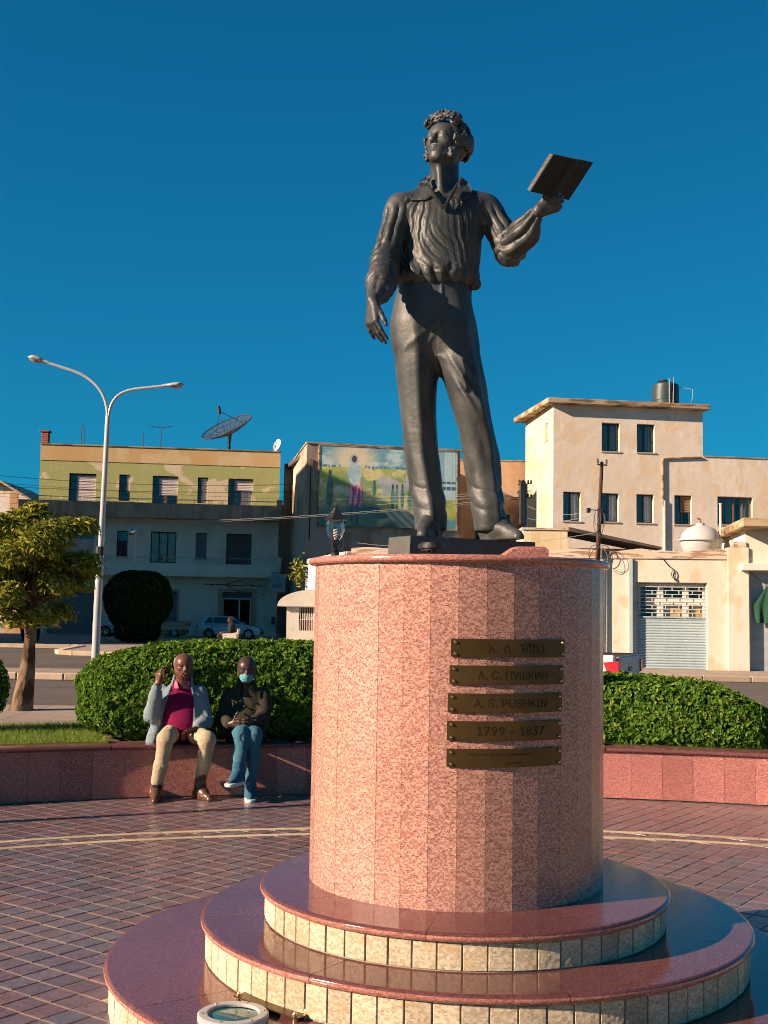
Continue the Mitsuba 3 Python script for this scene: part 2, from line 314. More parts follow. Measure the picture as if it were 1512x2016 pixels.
Z0, Z1 = .4825, 1.816
for k in range(36):
    a0, a1 = math.radians(-3.3 + 10 * k), math.radians(-3.3 + 10 * k + 10); g = .0006
    d0, d1 = np.array([math.sin(a0), -math.cos(a0)]), np.array([math.sin(a1), -math.cos(a1)]); e = (d1 - d0) / np.linalg.norm(d1 - d0)
    jr = rng.normal(0, .0003); c = np.array([PX, PY])
    A, B = c + d0 * (PR + jr) + e * g, c + d1 * (PR + jr) - e * g; Ai, Bi = c + d0 * (PR - .04), c + d1 * (PR - .04)
    m = extr(Polygon([A, B, Bi, Ai]), Z0, Z1)
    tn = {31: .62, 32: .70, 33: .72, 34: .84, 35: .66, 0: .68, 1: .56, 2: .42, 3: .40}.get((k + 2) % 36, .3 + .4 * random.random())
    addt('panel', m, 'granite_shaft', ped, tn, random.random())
add('core', lathe([(PR - .045, Z0), (PR - .045, Z1)], 48, (PX, PY)), 'mortar', ped)
rt, rb = .6615, .0152
for a, b in ((-1.9, -1.28), (-1.28, -.2), (-.2, 1.1), (1.1, 2.4), (2.4, 3.5), (3.5, 4.383)):
    t = np.linspace(a + .0012, b - .0012, 30)
    prof = [(.05, Z1)] + [(rt - rb + rb * math.cos(x), Z1 + rb + rb * math.sin(x)) for x in np.linspace(-np.pi / 2, np.pi / 2, 9)] + [(.05, Z1 + 2 * rb)]
    m, _ = arc_sweep(prof, t, (PX, PY)); add('rim_slab', m, 'granite_nose', ped, uv=tone(m, .35 + .3 * random.random(), .2), smooth=True)
RZ = Z1 + 2 * rb
# ------------------------------------------------------------------ building kit
class Frame:
    """a facade: origin A, direction to B, outward normal; local (u along, v outward, z up)"""
    def __init__(s, A, B): 
        s.A = np.array(A, float); d = np.array(B, float) - s.A; s.L = float(np.linalg.norm(d)); s.e = d / s.L; s.n = np.array([s.e[1], -s.e[0]])
    def w(s, m): return framed(m, s.A, s.e, s.n)
    def box(s, *a): return s.w(box(*a))
    def wall(s, outline, holes=(), t=.3, v=0.):
        p = Polygon(outline)
        for h in holes: p = p.difference(sbox(h[0], h[2], h[1], h[3]))
        m = upright(extr(p, 0, t)); m.apply_translation([0, v, 0]); return s.w(m)
    def pt(s, u, v=0., z=0.): return np.array([*(s.A + s.e * u + s.n * v), z])
def rect(u0, u1, z0, z1): return [(u0, z0), (u1, z0), (u1, z1), (u0, z1)]
def ring(u0, u1, z0, z1, w, v0, v1):
    return [box(u0, u1, v0, v1, z0, z0 + w), box(u0, u1, v0, v1, z1 - w, z1), box(u0, u0 + w, v0, v1, z0 + w, z1 - w), box(u1 - w, u1, v0, v1, z0 + w, z1 - w)]
def curtain(u0, u1, z0, z1, v, amp=.035, k=9., seed=0):
    n = 26; u = np.linspace(u0, u1, n); r = np.random.default_rng(seed); ph = r.uniform(0, 6); zz = np.linspace(z0, z1, 5)
    P_ = np.array([[x, v + amp * math.sin(k * 6.28 * (x - u0) / (u1 - u0) * .5 + ph + .5 * math.sin(z * 1.7 + x * 5)) + .015 * math.sin(31 * x), z] for z in zz for x in u])
    return tm(P_, [(i * n + j, i * n + j + 1, (i + 1) * n + j + 1, (i + 1) * n + j) for i in range(4) for j in range(n - 1)])
def window(own, F, r, depth=.2, frame='dark_wood', mull=(.5,), fw=.055, cur=(), shut=None, rows=(), label=None, sill='plaster_sill', glass=True, seed=1):
    u0, z0, u1, z1 = r[0], r[2], r[1], r[3]; v = -depth
    fm = ring(u0, u1, z0, z1, fw, v - .05, v) + [box(u0 + (u1 - u0) * q - fw * .55, u0 + (u1 - u0) * q + fw * .55, v - .05, v - .004, z0 + fw, z1 - fw) for q in mull]
    fm += [box(u0 + fw, u1 - fw, v - .046, v - .008, z0 + (z1 - z0) * q - .025, z0 + (z1 - z0) * q + .025) for q in rows]
    w = add('window', F.w(merge(fm)), frame, own, label=label)
    if glass: add('pane', F.w(tm([(u0 + fw, v - .03, z0 + fw), (u1 - fw, v - .03, z0 + fw), (u1 - fw, v - .03, z1 - fw), (u0 + fw, v - .03, z1 - fw)], [(0, 1, 2, 3)])), 'pane', w)
    for i, (a, b, m) in enumerate(cur):
        add('curtain', F.w(curtain(u0 + (u1 - u0) * a, u0 + (u1 - u0) * b, z0 + .04, z1 - .08, v - .14, seed=seed * 7 + i, k=7 * (b - a) + 3)), m, w)
    if shut:
        a, b, c, d, m = shut; x0, x1 = u0 + (u1 - u0) * a, u0 + (u1 - u0) * b; y0, y1 = z0 + (z1 - z0) * c, z0 + (z1 - z0) * d
        n = max(3, int((y1 - y0) / .085)); zz = np.linspace(y0, y1, n + 1)
        add('blind', F.w(merge([tm([(x0, v + .03, q), (x1, v + .03, q), (x1, v + .055, q + h * .5), (x0, v + .055, q + h * .5), (x1, v + .03, q + h * .96), (x0, v + .03, q + h * .96)], [(0, 1, 2, 3), (3, 2, 4, 5)]) for q, h in zip(zz[:-1], np.diff(zz))])), m, w)
    if sill: add('sill', F.box(u0 - .06, u1 + .06, -.18, .05, z0 - .06, z0 + .003), sill, w)
    return w
def slats(F, u0, u1, z0, z1, v, pitch, d=.018):
    n = max(2, int(round((z1 - z0) / pitch))); zz = np.linspace(z0, z1, n + 1); o = []
    for q, h in zip(zz[:-1], np.diff(zz)):
        o.append(F.w(tm([(u0, v, q), (u1, v, q), (u1, v + d, q + h * .35), (u0, v + d, q + h * .35), (u1, v + d, q + h * .65), (u0, v + d, q + h * .65), (u1, v, q + h * .97), (u0, v, q + h * .97)], [(0, 1, 2, 3), (3, 2, 4, 5), (5, 4, 6, 7)])))
    return o
def plaster(base, alt, stain, s=.9, patch=None, seed=0., streak=.35, speck=.12):
    def fn(p, n, uv):
        h = p.x + .35 * p.y; a = fbm(h * s + seed, p.z * s * 1.1, seed); b = fbm(h * s * 2.6 + 40, p.z * 1.2, seed + 9); w = fbm(h * 6 + seed, p.z * .55, 3.)
        c = mix(base, alt, smoothstep(.42, .62, a)); c = mix(c, stain, smoothstep(.56, .72, b) * .75); c = mix(c, stain, smoothstep(.55, .8, w) * streak)
        return c * (1 - speck / 2 + speck * fbm(h * 17, p.z * 17, 1.))
    return proc(fn)
mat('plaster_peach', plaster((.84, .74, .60), (.88, .79, .66), (.84, .66, .44), .55, seed=3., streak=.25), .92, .15, bump=(proc(lambda p, n, uv: fbm(p.x * 3, p.z * 3, p.y)), .02))
mat('plaster_side', plaster((.86, .73, .48), (.80, .65, .40), (.72, .53, .29), .9, seed=8., streak=.8), .92, .15)
mat('plaster_grey', plaster((.46, .385, .31), (.40, .335, .27), (.30, .22, .16), .7, seed=1., streak=.6), .92, .15)
mat('plaster_cream', plaster((.80, .73, .60), (.77, .69, .55), (.68, .54, .36), .9, seed=5., streak=.2), .92, .15)
mat('plaster_sill', (.58, .46, .34), .9, .15)
mat('plaster_white', plaster((.70, .66, .58), (.64, .59, .50), (.48, .33, .2), 1.3, seed=11., streak=.4), .9, .15)
mat('plaster_orange', plaster((.50, .33, .20), (.56, .39, .25), (.44, .25, .13), .8, seed=6.), .92, .15)
mat('plaster_yellow', plaster((.66, .47, .235), (.63, .43, .20), (.70, .56, .34), .55, seed=2., streak=.1), .92, .15)
mat('cornice_stone', proc(lambda p, n, uv: mix((.20, .14, .08), (.52, .40, .25), smoothstep(.3, .65, fbm(p.x * 1.5 + p.y, p.y * 1.5, p.z * 5)))), .95, .1)
def _green(p, n, uv):
    h = p.x; a = fbm(h * .75 + 2, p.z * .95, 4.); b = fbm(h * 2.4, p.z * 2.4, 8.); pat = smoothstep(.60, .625, a * .75 + b * .25 + .06 * smoothstep(9.2, 9.8, p.z))
    c = mix((.40, .435, .175), (.455, .475, .215), fbm(h * 2, p.z * 1.4, 2.)); return mix(c, (.70, .60, .42), pat) * (.93 + .14 * fbm(h * 11, p.z * 11, 0.))
mat('plaster_green', proc(_green), .92, .15)
mat('plaster_balcony', plaster((.55, .42, .28), (.60, .48, .34), (.36, .28, .20), .8, seed=14., streak=.7), .92, .15)
mat('plaster_facade', plaster((.80, .88, .72), (.84, .90, .76), (.70, .74, .62), .6, seed=17., streak=.3), .92, .15)
mat('blind_white', (.72, .66, .64), .6, .3)
mat('blind_grey', (.13, .15, .15), .6, .3)
mat('curtain_white', (.85, .82, .76), .9, .1)
mat('curtain_teal', (.12, .20, .20), .9, .1)
mat('curtain_tan', (.40, .24, .15), .9, .1)
mat('curtain_plum', (.13, .06, .11), .9, .1)
mat('shutter_blue', proc(lambda p, n, uv: mix((.36, .49, .53), (.48, .58, .60), fbm(p.x * 1.2, p.z * .8, 0.)) * (.92 + .16 * fbm(p.x * 7, p.z * 3, 2.))), .5, .4)
mat('shutter_teal', (.19, .27, .29), .6, .3)
mat('tank_green', proc(lambda p, n, uv: mix((.022, .05, .05), (.045, .08, .078), fbm(p.x * 2, p.z * 2, p.y * 2))), .45, .4)
mat('tank_white', proc(lambda p, n, uv: mix((.50, .51, .50), (.70, .69, .66), fbm(p.x * 1.5, p.z * 3, p.y * 1.5))), .6, .3)
mat('rust_roof', proc(lambda p, n, uv: mix((.07, .06, .055), (.14, .11, .09), fbm(p.x * 3, p.y * 3, 0.))), .85, .2)
mat('brick_red', (.30, .10, .07), .9, .1)
# ------------------------------------------------------------------ left apartment house: yellow band, green storey, two balconies, bar
lb = thing('apartment_house', 'three-storey apartment house with peeling green top storey, yellow roof band and two long balconies', 'building')
F = Frame((-18.901, 65.5), (-5.784, 67.3)); U0, U1 = -.28, 13.03
UP = [(1.32, 2.79, 7.47, 9.04), (4.05, 4.66, 7.55, 9.05), (5.9, 7.32, 7.43, 9.04), (8.41, 8.98, 7.54, 9.02), (10.13, 11.53, 7.4, 9.01)]
MID = [(1.34, 2.77, 4.15, 5.88), (4.03, 4.63, 4.43, 5.88), (5.89, 7.31, 4.14, 5.88), (8.39, 9.0, 4.41, 5.87), (10.1, 11.52, 4.11, 5.87)]
GND = [(.4, 3.2, .09, 2.55), (6.35, 7.45, .09, 2.52), (9.97, 11.62, .09, 2.56)]
add('wall', F.wall(rect(U0, U1, 6.6, 9.71), UP, .3), 'plaster_green', lb, label='green painted top storey wall with cream patches')
add('wall', F.wall(rect(U0, U1, 3.3, 6.598), MID, .3, .001), 'plaster_facade', lb)
add('wall', F.wall(rect(U0, U1, 0, 3.298), GND, .3, .002), 'plaster_facade', lb)
add('parapet', F.box(U0 - .01, U1 + .01, -.32, .035, 9.725, 10.60), 'plaster_yellow', lb, label='yellow roof parapet band')
add('coping', F.box(U0 - .05, U1 + .05, -.38, .09, 10.602, 10.66), 'cornice_stone', lb)
addm('wall', (F.box(U0, U0 + .3, -9, -.303, 0, 10.6), F.box(U1 - .3, U1, -9, -.303, 0, 10.6), F.box(U0, U1, -9.3, -9.002, 0, 10.6)), 'plaster_cream', lb)
add('roof', F.box(U0 + .3, U1 - .3, -9, -.33, 10.2, 10.4), 'rust_roof', lb)
addm('floor_slab', (F.box(U0 + .3, U1 - .3, -9, -.31, 6.5, 6.7), F.box(U0 + .3, U1 - .3, -9, -.31, 3.2, 3.4)), 'dark_room', lb)
window(lb, F, UP[0], shut=(.28, 1, 0, .93, 'blind_white'), seed=1); window(lb, F, UP[1], mull=(), shut=(.70, 1, .36, 1, 'blind_white'), seed=2)
window(lb, F, UP[2], frame='orange_wood', shut=(.26, 1, .32, .93, 'blind_white'), cur=((.4, .6, 'curtain_tan'),), seed=3); window(lb, F, UP[3], mull=(), shut=(.38, 1, 0, .96, 'blind_white'), seed=4)
window(lb, F, UP[4], frame='orange_wood', mull=(.27, .62), shut=(.26, 1, .58, .94, 'blind_white'), cur=((.3, .5, 'curtain_teal'), (.52, .98, 'curtain_white')), seed=5)
window(lb, F, MID[0], shut=(0, 1, 0, .72, 'blind_white'), seed=6); window(lb, F, MID[1], mull=(), shut=(0, 1, .0, .62, 'curtain_plum'), seed=7)
window(lb, F, MID[2], mull=(.33, .66), cur=((.02, .33, 'curtain_tan'), (.36, .64, 'curtain_tan'), (.68, .98, 'curtain_tan')), seed=8)
window(lb, F, MID[3], mull=(), shut=(0, 1, 0, 1, 'shutter_teal'), seed=9); window(lb, F, MID[4], mull=(), shut=(0, 1, 0, .97, 'blind_grey'), seed=10)
for z0, z1, zr, mt in ((6.70, 7.40, 7.62, 'plaster_balcony'), (3.50, 4.08, 4.40, 'plaster_facade')):
    b = add('balcony', merge(F.box(U0 - .9, U1 + .1, .004, 1.15, z0 - .12, z0), F.box(U0 - .9, U1 + .1, 1.04, 1.16, z0 + .001, z1), F.box(U1 - .02, U1 + .1, .004, 1.038, z0 + .001, z1)), mt, lb)
    add('end_post', F.box(U1 - .18, U1 + .14, .98, 1.2, z1 + .001, zr + .12), mt, b)
    add('railing', merge([F.w(tube([(U0 - .8, 1.1, zr), (U1 - .2, 1.1, zr)], .018, 5))] + [F.w(tube([(u, 1.1, z1 - .02), (u, 1.1, zr)], .015, 5)) for u in np.arange(U0 + .8, U1, 1.55)]), 'galvanised', b)
for r, mt in ((GND[0], 'shutter_teal'), (GND[1], 'shutter_teal')):
    u0, u1, z0, z1 = r; d = add('door', merge(ring(u0 - .14, u1 + .14, z0 - .2, z1 + .14, .138, -.02, .05)), 'plaster_sill', lb); 
    add('roller_shutter', merge(slats(F, u0, u1, z0, z1, -.2, .12)), mt, d)
    scene[d] = mikit.ply(F.w(merge(ring(u0 - .14, u1 + .14, z0 - .2, z1 + .14, .138, -.02, .05))), 'plaster_sill')
u0, u1, z0, z1 = GND[2]
d = add('door', F.w(merge(box(u0 - .26, u0 - .004, -.02, .05, 0, z1 + .2), box(u1 + .004, u1 + .26, -.02, .05, 0, z1 + .2), box(u0 - .004, u1 + .004, -.02, .049, z1 + .003, z1 + .2))), 'plaster_sill', lb, label='open bar doorway with pale surround and rolled-up shutter')
add('frame', F.w(merge(box(u0 + .02, u1 - .02, -.16, -.1, 2.16, 2.24), box(u0 + .92, u0 + 1.0, -.16, -.1, .09, 2.158), box(u1 - .1, u1 - .03, -.16, -.1, .09, 2.158), box(u0 + .02, u0 + .08, -.16, -.1, .09, 2.158))), 'white_paint', d)
add('roller_shutter', merge(slats(F, u0, u1, 2.25, z1, -.13, .1)), 'blind_grey', d)
for k, z in enumerate((.95, 1.3, 1.65, 2.0, 2.35, 2.75)):
    for a, b in ((3.4, 6.15), (7.65, 9.66), (11.9, 12.95)): add('string_course', F.box(a, b, .002, .014, z - .33 + .02, z), 'plaster_facade', lb)
tag_ = thing('wall_lamp_frame', 'black diamond-shaped metal frame on the wall above the bar doorway', 'sign frame')
add('bars', F.w(merge(tube([(8.9, .07, 2.98), (10.1, .07, 2.97)], .022, 5), tube([(10.1, .07, 2.97), (10.85, .07, 3.22), (11.75, .07, 2.95), (10.95, .07, 2.58), (10.1, .07, 2.97)], .022, 5), tube([(10.1, .075, 2.95), (12.4, .075, 2.93)], .022, 5))), 'black_metal', tag_)
sg = thing('bar_sign', 'small pale blue bar sign hung under the lower balcony end', 'sign')
SB = Frame((-6.16, 64.9), (-5.38, 65.0)); mat('sign_blue', (.36, .52, .56), .5, .4); mat('sign_ink', (.03, .10, .13), .6, .2)
add('board', SB.box(0, SB.L, -.06, 0, 2.60, 3.52), 'sign_blue', sg); add('rim', SB.w(merge(ring(-.03, SB.L + .03, 2.57, 3.55, .03, -.07, .012))), 'cream_paint', sg)
def letters(F_, m, u, v, z):
    m = upright(m); m.apply_translation([u, v + 0.0, z]); return F_.w(m)
add('lettering', letters(SB, text('BAR', .21, .006, True), SB.L / 2, .0065, 2.93), 'sign_ink', sg, kind='stuff')
add('bracket', SB.w(tube([(.1, -.03, 3.56), (.1, -.03, 3.62), (.7, -.03, 3.62)], .02, 5)), 'black_metal', sg)
lx = thing('light_box', 'small white box light fixed beside the bar doorway', 'lamp'); add('box', F.w(bbox(12.11, 12.3, .006, .12, 2.5, 2.9, .015)), 'white_paint', lx); add('bracket', F.box(12.16, 12.25, .0, .02, 2.42, 2.498), 'black_metal', lx)
ph = thing('telephone', 'magenta public telephone on the wall right of the bar', 'telephone'); mat('magenta', (.30, .03, .17), .4, .4)
add('housing', F.w(bbox(13.06 - .32, 13.26 - .32, .006, .14, .78, 1.22, .03)), 'magenta', ph); add('handset', F.w(tube([(12.79, .17, .85), (12.77, .19, .95), (12.79, .17, 1.1)], .022, 6)), 'black_metal', ph)
# ------------------------------------------------------------------ house with the mural
mb = thing('mural_house', 'plain grey-brown house whose street wall carries a large painted mural', 'building')
F = Frame((-3.977, 60.), (3.978, 62.)); S = Frame((-5.488, 69.), (-3.977, 60.))
add('wall', F.wall(rect(0, F.L, 0, 10.12), (), .3), 'plaster_grey', mb)
add('wall', S.wall(rect(0, S.L - .3, 0, 10.12), [(4.95, 5.3, 6.45, 8.3), (1.9, 2.3, 6.5, 8.3), (5.5, 6.3, .4, 2.6), (7.2, 7.9, .4, 2.6)], .3), 'plaster_grey', mb, label='side wall with slit windows')
for r in ((4.95, 5.3, 6.45, 8.3), (1.9, 2.3, 6.5, 8.3)): window(mb, S, r, mull=(), seed=21)
for r in ((5.5, 6.3, .4, 2.6), (7.2, 7.9, .4, 2.6)): window(mb, S, r, mull=(), shut=(0, 1, 0, .8, 'blind_grey'), seed=22)
addm('wall', (F.box(F.L - .3, F.L, -9, -.302, 0, 10.12), F.box(-.0 + .3, F.L - .3, -9, -8.7, 0, 10.12)), 'plaster_grey', mb)
add('coping', merge(F.box(-.05, F.L + .05, -.36, .06, 10.122, 10.19), S.box(0, S.L - .37, -.36, .06, 10.122, 10.188)), 'cornice_stone', mb)
add('roof', F.box(.3, F.L - .3, -8.7, -.31, 9.8, 10.0), 'rust_roof', mb)
add('drain_pipe', F.w(tube([(.2, .05, 5.2), (.2, .05, 9.33)], .03, 6)), 'dark_wood', mb)
def _mural(p, n, uv):
    u, v = uv.x, uv.y
    def ell(cx, cy, rx, ry, soft=.18): return 1 - smoothstep(1 - soft, 1 + soft, dr.sqrt(dr.square((u - cx) / rx) + dr.square((v - cy) / ry)))
    def band(a, b, x, s=.006): return smoothstep(a - s, a + s, x) * (1 - smoothstep(b - s, b + s, x))
    w = fbm(u * 14, v * 9, 0.); w2 = fbm(u * 40, v * 24, 3.); w3 = fbm(u * 9 + v * 7, v * 12 - u * 9, 7.)
    c = mix((.15, .36, .44), (.50, .66, .64), smoothstep(.35, .7, w3)); c = mix(c, (.62, .62, .42), ell(.24, .86, .15, .16, .6))
    f = mix((.42, .46, .13), (.66, .60, .27), smoothstep(.4, .62, w)); f = mix(f, (.13, .30, .13), smoothstep(.5, .66, fbm(u * 7 + 3, v * 11, 5.)) * .8 * (1 - smoothstep(.55, .75, v)))
    c = mix(c, f, 1 - smoothstep(.735, .745, v)); c = mix(c, (.08, .22, .24), band(.735, .765, v + .03 * (w2 - .5)) * smoothstep(.4, .55, noise(u * 90, 0., 0.)) * smoothstep(.3, .33, u + .3 * smoothstep(.2, .1, u)))
    c = mix(c, (.45, .44, .50), band(.55, .66, v) * smoothstep(.52, .60, fbm(u * 22, v * 14, 11.)) * smoothstep(.38, .42, u))
    c = mix(c, (.40, .42, .50), smoothstep(.0, .01, .30 - dr.abs(u - .5) * 1.6 + (v - .55)) * band(.38, .58, v) * .7 * smoothstep(.42, .46, u))
    c = mix(c, (.62, .66, .55), band(.335, .35, v) * (1 - smoothstep(.6, .62, u)) * .8)
    c = mix(c, (.04, .16, .16), (1 - smoothstep(.20, .36, v + .12 * (w - .5) + .10 * smoothstep(.38, .46, u))) * (1 - smoothstep(.42, .50, u)) * .85)
    c = mix(c, (.56, .46, .28), (1 - smoothstep(.20, .25, v + .15 * dr.abs(u - .62))) * smoothstep(.40, .46, u) * .9)
    s = v * 1.0 + (u - .56) * .55
    c = mix(c, (.12, .28, .36), (1 - smoothstep(.2, .24, v)) * smoothstep(.47, .5, u) * smoothstep(.1, .35, dr.sin(s * 0 + (u + v * .62 - .02) * 95)) * .9)
    c = mix(c, (.06, .15, .12), (1 - smoothstep(.05, .16, v + .1 * w)) * smoothstep(.40, .48, u) * (1 - smoothstep(.55, .62, u)))
    # figures
    c = mix(c, (.72, .62, .40), ell(.247, .86, .085, .15, .5) * .9)
    c = mix(c, (.30, .08, .14), band(.17, .34, v) * 0 ); sk = ell(.258, .42, .05 + .03 * (.6 - v), .20, .08)
    c = mix(c, mix((.55, .10, .22), (.80, .48, .52), smoothstep(.4, .6, fbm(u * 70, v * 9, 2.))), sk); c = mix(c, (.16, .05, .12), sk * (1 - smoothstep(.22, .30, v)))
    c = mix(c, (.05, .12, .18), (ell(.235, .17, .013, .12, .2) + ell(.272, .15, .013, .12, .2)) * .9)
    c = mix(c, mix((.28, .46, .48), (.52, .66, .64), w2), ell(.252, .66, .048, .155, .08)); c = mix(c, (.36, .54, .54), ell(.244, .84, .032, .07, .1)); c = mix(c, (.10, .07, .08), ell(.247, .846, .018, .045, .15))
    for x, y, ww, hh in ((.075, .42, .024, .22), (.53, .36, .016, .14), (.56, .36, .013, .14), (.60, .37, .014, .14), (.655, .36, .016, .14), (.395, .47, .014, .08)):
        c = mix(c, mix((.04, .14, .13), (.16, .30, .20), w2), ell(x, y, ww, hh, .12)); c = mix(c, (.05, .10, .10), ell(x, y + hh * 1.12, ww * .55, .035, .2))
    c = mix(c, (.60, .58, .48), ell(.145, .46, .035, .045, .3) + ell(.20, .43, .03, .05, .4) * .7)
    c = mix(c, (.05, .17, .18), ell(.36, .21, .085, .05, .2) + ell(.45, .14, .05, .04, .2)); c = mix(c, (.48, .62, .56), ell(.435, .29, .014, .03, .3) * .8)
    t = smoothstep(.845, .855, u)
    tw = mix((.22, .42, .50), (.40, .58, .60), smoothstep(.3, .7, noise(u * 60, 2., 0.))); tw = mix(tw, (.05, .12, .18), band(.50, .545, v) * smoothstep(.15, .3, dr.abs(dr.sin(u * 85))) + band(.58, .61, v) * smoothstep(.15, .3, dr.abs(dr.sin(u * 85))))
    tw = mix(tw, mix((.14, .28, .08), (.48, .46, .12), w), 1 - smoothstep(.36, .40, v)); tw = mix(tw, (.08, .25, .28), (1 - smoothstep(.10, .14, v)))
    c = mix(c, tw, t)
    return c * (1.30 + .35 * w2)
mat('mural_paint', proc(_mural), .7, .3)
mu = thing('mural', 'large framed mural of a shawled woman with fields and people, on the house wall', 'mural')
q = tm(F.w(tm([(.66, .075, 5.94), (7.98, .075, 5.94), (7.98, .075, 10.04), (.66, .075, 10.04)], [(0, 1, 2, 3)])).vertices, [(0, 1, 2, 3)])
add('painting', q, 'mural_paint', mu, uv=np.array([(0, 0), (1, 0), (1, 1), (0, 1)], float))
add('backing', F.box(.62, 8.02, .004, .072, 5.9, 10.08), 'dark_wood', mu)
add('frame', F.w(merge(ring(.60, 8.04, 5.88, 10.10, .058, .004, .10))), 'cornice_stone', mu)
# ------------------------------------------------------------------ orange wing between the two houses
ow = thing('orange_house', 'low orange house set back between the mural house and the tall house', 'building')
F = Frame((2.6, 66.9), (9.6, 67.0))
add('wall', F.wall(rect(0, F.L, 0, 10.25), [(3.6, 4.55, 4.2, 7.2)], .3), 'plaster_orange', ow)
window(ow, F, (3.6, 4.55, 4.2, 7.2), frame='dark_wood', mull=(.55,), shut=(.05, .5, 0, 1, 'curtain_tan'), seed=31)
addm('wall', (F.box(0, .3, -6, -.302, 0, 10.2), F.box(F.L - .3, F.L, -6, -.302, 0, 10.2), F.box(.3, F.L - .3, -6, -5.7, 0, 10.2)), 'plaster_orange', ow)
add('coping', F.box(-.03, F.L + .03, -.36, .05, 10.252, 10.31), 'cornice_stone', ow); add('roof', F.box(.3, F.L - .3, -5.7, -.31, 9.9, 10.1), 'rust_roof', ow)
ds = thing('rear_wall', 'dark unlit wall in the gap left of the mural house', 'wall'); F = Frame((-6.5, 75.5), (-4.6, 75.5)); add('wall', F.box(-.5, F.L + .5, -.3, 0, 0, 8.2), 'plaster_grey', ds); add('coping', F.box(-.5, F.L + .5, -.35, .05, 8.202, 8.3), 'cornice_stone', ds)
# ------------------------------------------------------------------ tall weathered house on the right
rb = thing('tall_house', 'tall weathered peach house with flat overhanging roof and dark curtained windows', 'building')
F = Frame((8.67, 60.5), (21.013, 62.4)); S = Frame((7.953, 66.4), (8.67, 60.5)); UT = 8.15; UE = 13.6
HOL = [(2.61, 3.58, 10.08, 11.58), (4.52, 5.49, 10.09, 11.59), (.54, 1.48, 6.39, 7.91), (2.60, 3.53, 6.41, 7.9), (4.48, 5.43, 6.4, 7.9), (6.55, 7.51, 6.39, 7.91), (8.93, 10.9, 6.44, 7.92)]
add('wall', F.wall([(0, 0), (UE, 0), (UE, 9.98), (UT, 9.98), (UT, 12.42), (0, 12.42)], HOL, .32), 'plaster_peach', rb)
add('wall', S.wall(rect(0, S.L - .32, 0, 12.42), [(4.35, 4.85, 10.72, 11.65)], .3), 'plaster_side', rb, label='sunlit yellow side wall')
window(rb, S, (4.35, 4.85, 10.72, 11.65), mull=(), shut=(0, 1, 0, 1, 'plaster_sill'), depth=.12, seed=40)
addm('wall', (F.box(UT - .3, UT, -5.9, -.322, 9.0, 12.42), F.box(UE - .3, UE, -5.9, -.322, 0, 9.98), F.box(.3, UE - .3, -6.2, -5.902, 0, 9.9), F.box(.3, UT - .31, -6.2, -5.902, 9.902, 12.42)), 'plaster_peach', rb)
addm('roof', (F.box(.3, UT - .302, -5.9, -.33, 12.1, 12.3), F.box(UT + .0, UE - .3, -5.9, -.33, 9.6, 9.8), F.box(.3, UE - .3, -5.9, -.34, 8.4, 8.5), F.box(.3, UE - .3, -5.9, -.34, 5.0, 5.1)), 'rust_roof', rb)
add('roof_slab', F.w(bbox(-.42, UT + .25, -6.3, .42, 12.425, 12.70, .03)), 'cornice_stone', rb, label='stained overhanging roof slab')
add('coping', F.box(UT + .02, UE, -.36, .05, 9.982, 10.03), 'cornice_stone', rb)
for k, h in enumerate(HOL):
    c = [((.02, .40, 'curtain_teal'), (.52, .98, 'curtain_teal')), ((.02, .42, 'curtain_teal'), (.5, .98, 'curtain_teal')), ((.02, .40, 'curtain_teal'), (.48, .97, 'curtain_white')), ((.02, .38, 'curtain_teal'), (.46, .97, 'curtain_white')), ((.02, .40, 'curtain_teal'), (.50, .97, 'curtain_white')), ((.05, .6, 'curtain_teal'),), ((.02, .25, 'curtain_teal'), (.3, .6, 'curtain_teal'), (.7, .98, 'curtain_teal'))][k]
    window(rb, F, h, depth=.22, frame='dark_wood' if k < 6 else 'orange_wood', mull=(.46,) if k < 6 else (.22, .5, .76), cur=c, shut=(.4, 1, .42, .98, 'curtain_tan') if k == 5 else None, seed=50 + k)
add('drain_pipe', F.w(merge(tube([(UT - .1, .06, 9.93), (5.93, .06, 9.80), (5.9, .06, 9.6), (5.9, .06, 7.3)], .05, 6))), 'cornice_stone', rb)
add('drain_pipe', F.w(tube([(5.98, .07, 7.6), (5.98, .07, 3.2)], .06, 6)), 'white_paint', rb, label='white lower drain pipe')
wp = thing('vent_pipe', 'thin white vent pipe standing on the shop roof before the wide window', 'pipe'); add('pipe', tube([(10.53, 36.9, 3.1), (10.53, 36.9, 5.12)], .035, 6), 'white_paint', wp); add('cap', tube([(10.53, 36.9, 5.125), (10.53, 36.9, 5.16)], .05, 6), 'white_paint', wp)
tk = thing('water_tank', 'dark green cylindrical water tank on the tall house roof', 'water tank')
tc = (15.29, 64.0); add('drum', lathe([(0, 12.72), (.72, 12.72), (.735, 12.8), (.735, 13.3), (.75, 13.32), (.735, 13.35), (.735, 14.05), (.70, 14.2), (.45, 14.32), (.0, 14.34)], 28, tc), 'tank_green', tk, smooth=35)
add('lid', moved(lathe([(0, 0), (.27, 0), (.29, .05), (.27, .12), (0, .17)], 20), (15.18, 63.95, 14.33), ry=.12), 'black_metal', tk)
add('pipe', merge(tube([(15.33, 63.2, 12.7), (15.33, 63.2, 14.4)], .03, 6), tube([(15.52, 63.2, 12.7), (15.56, 63.2, 14.5)], .022, 6), tube([(16.0, 64, 14.1), (16.75, 63.8, 13.95), (16.65, 63.7, 12.7)], .022, 6)), 'galvanised', tk)
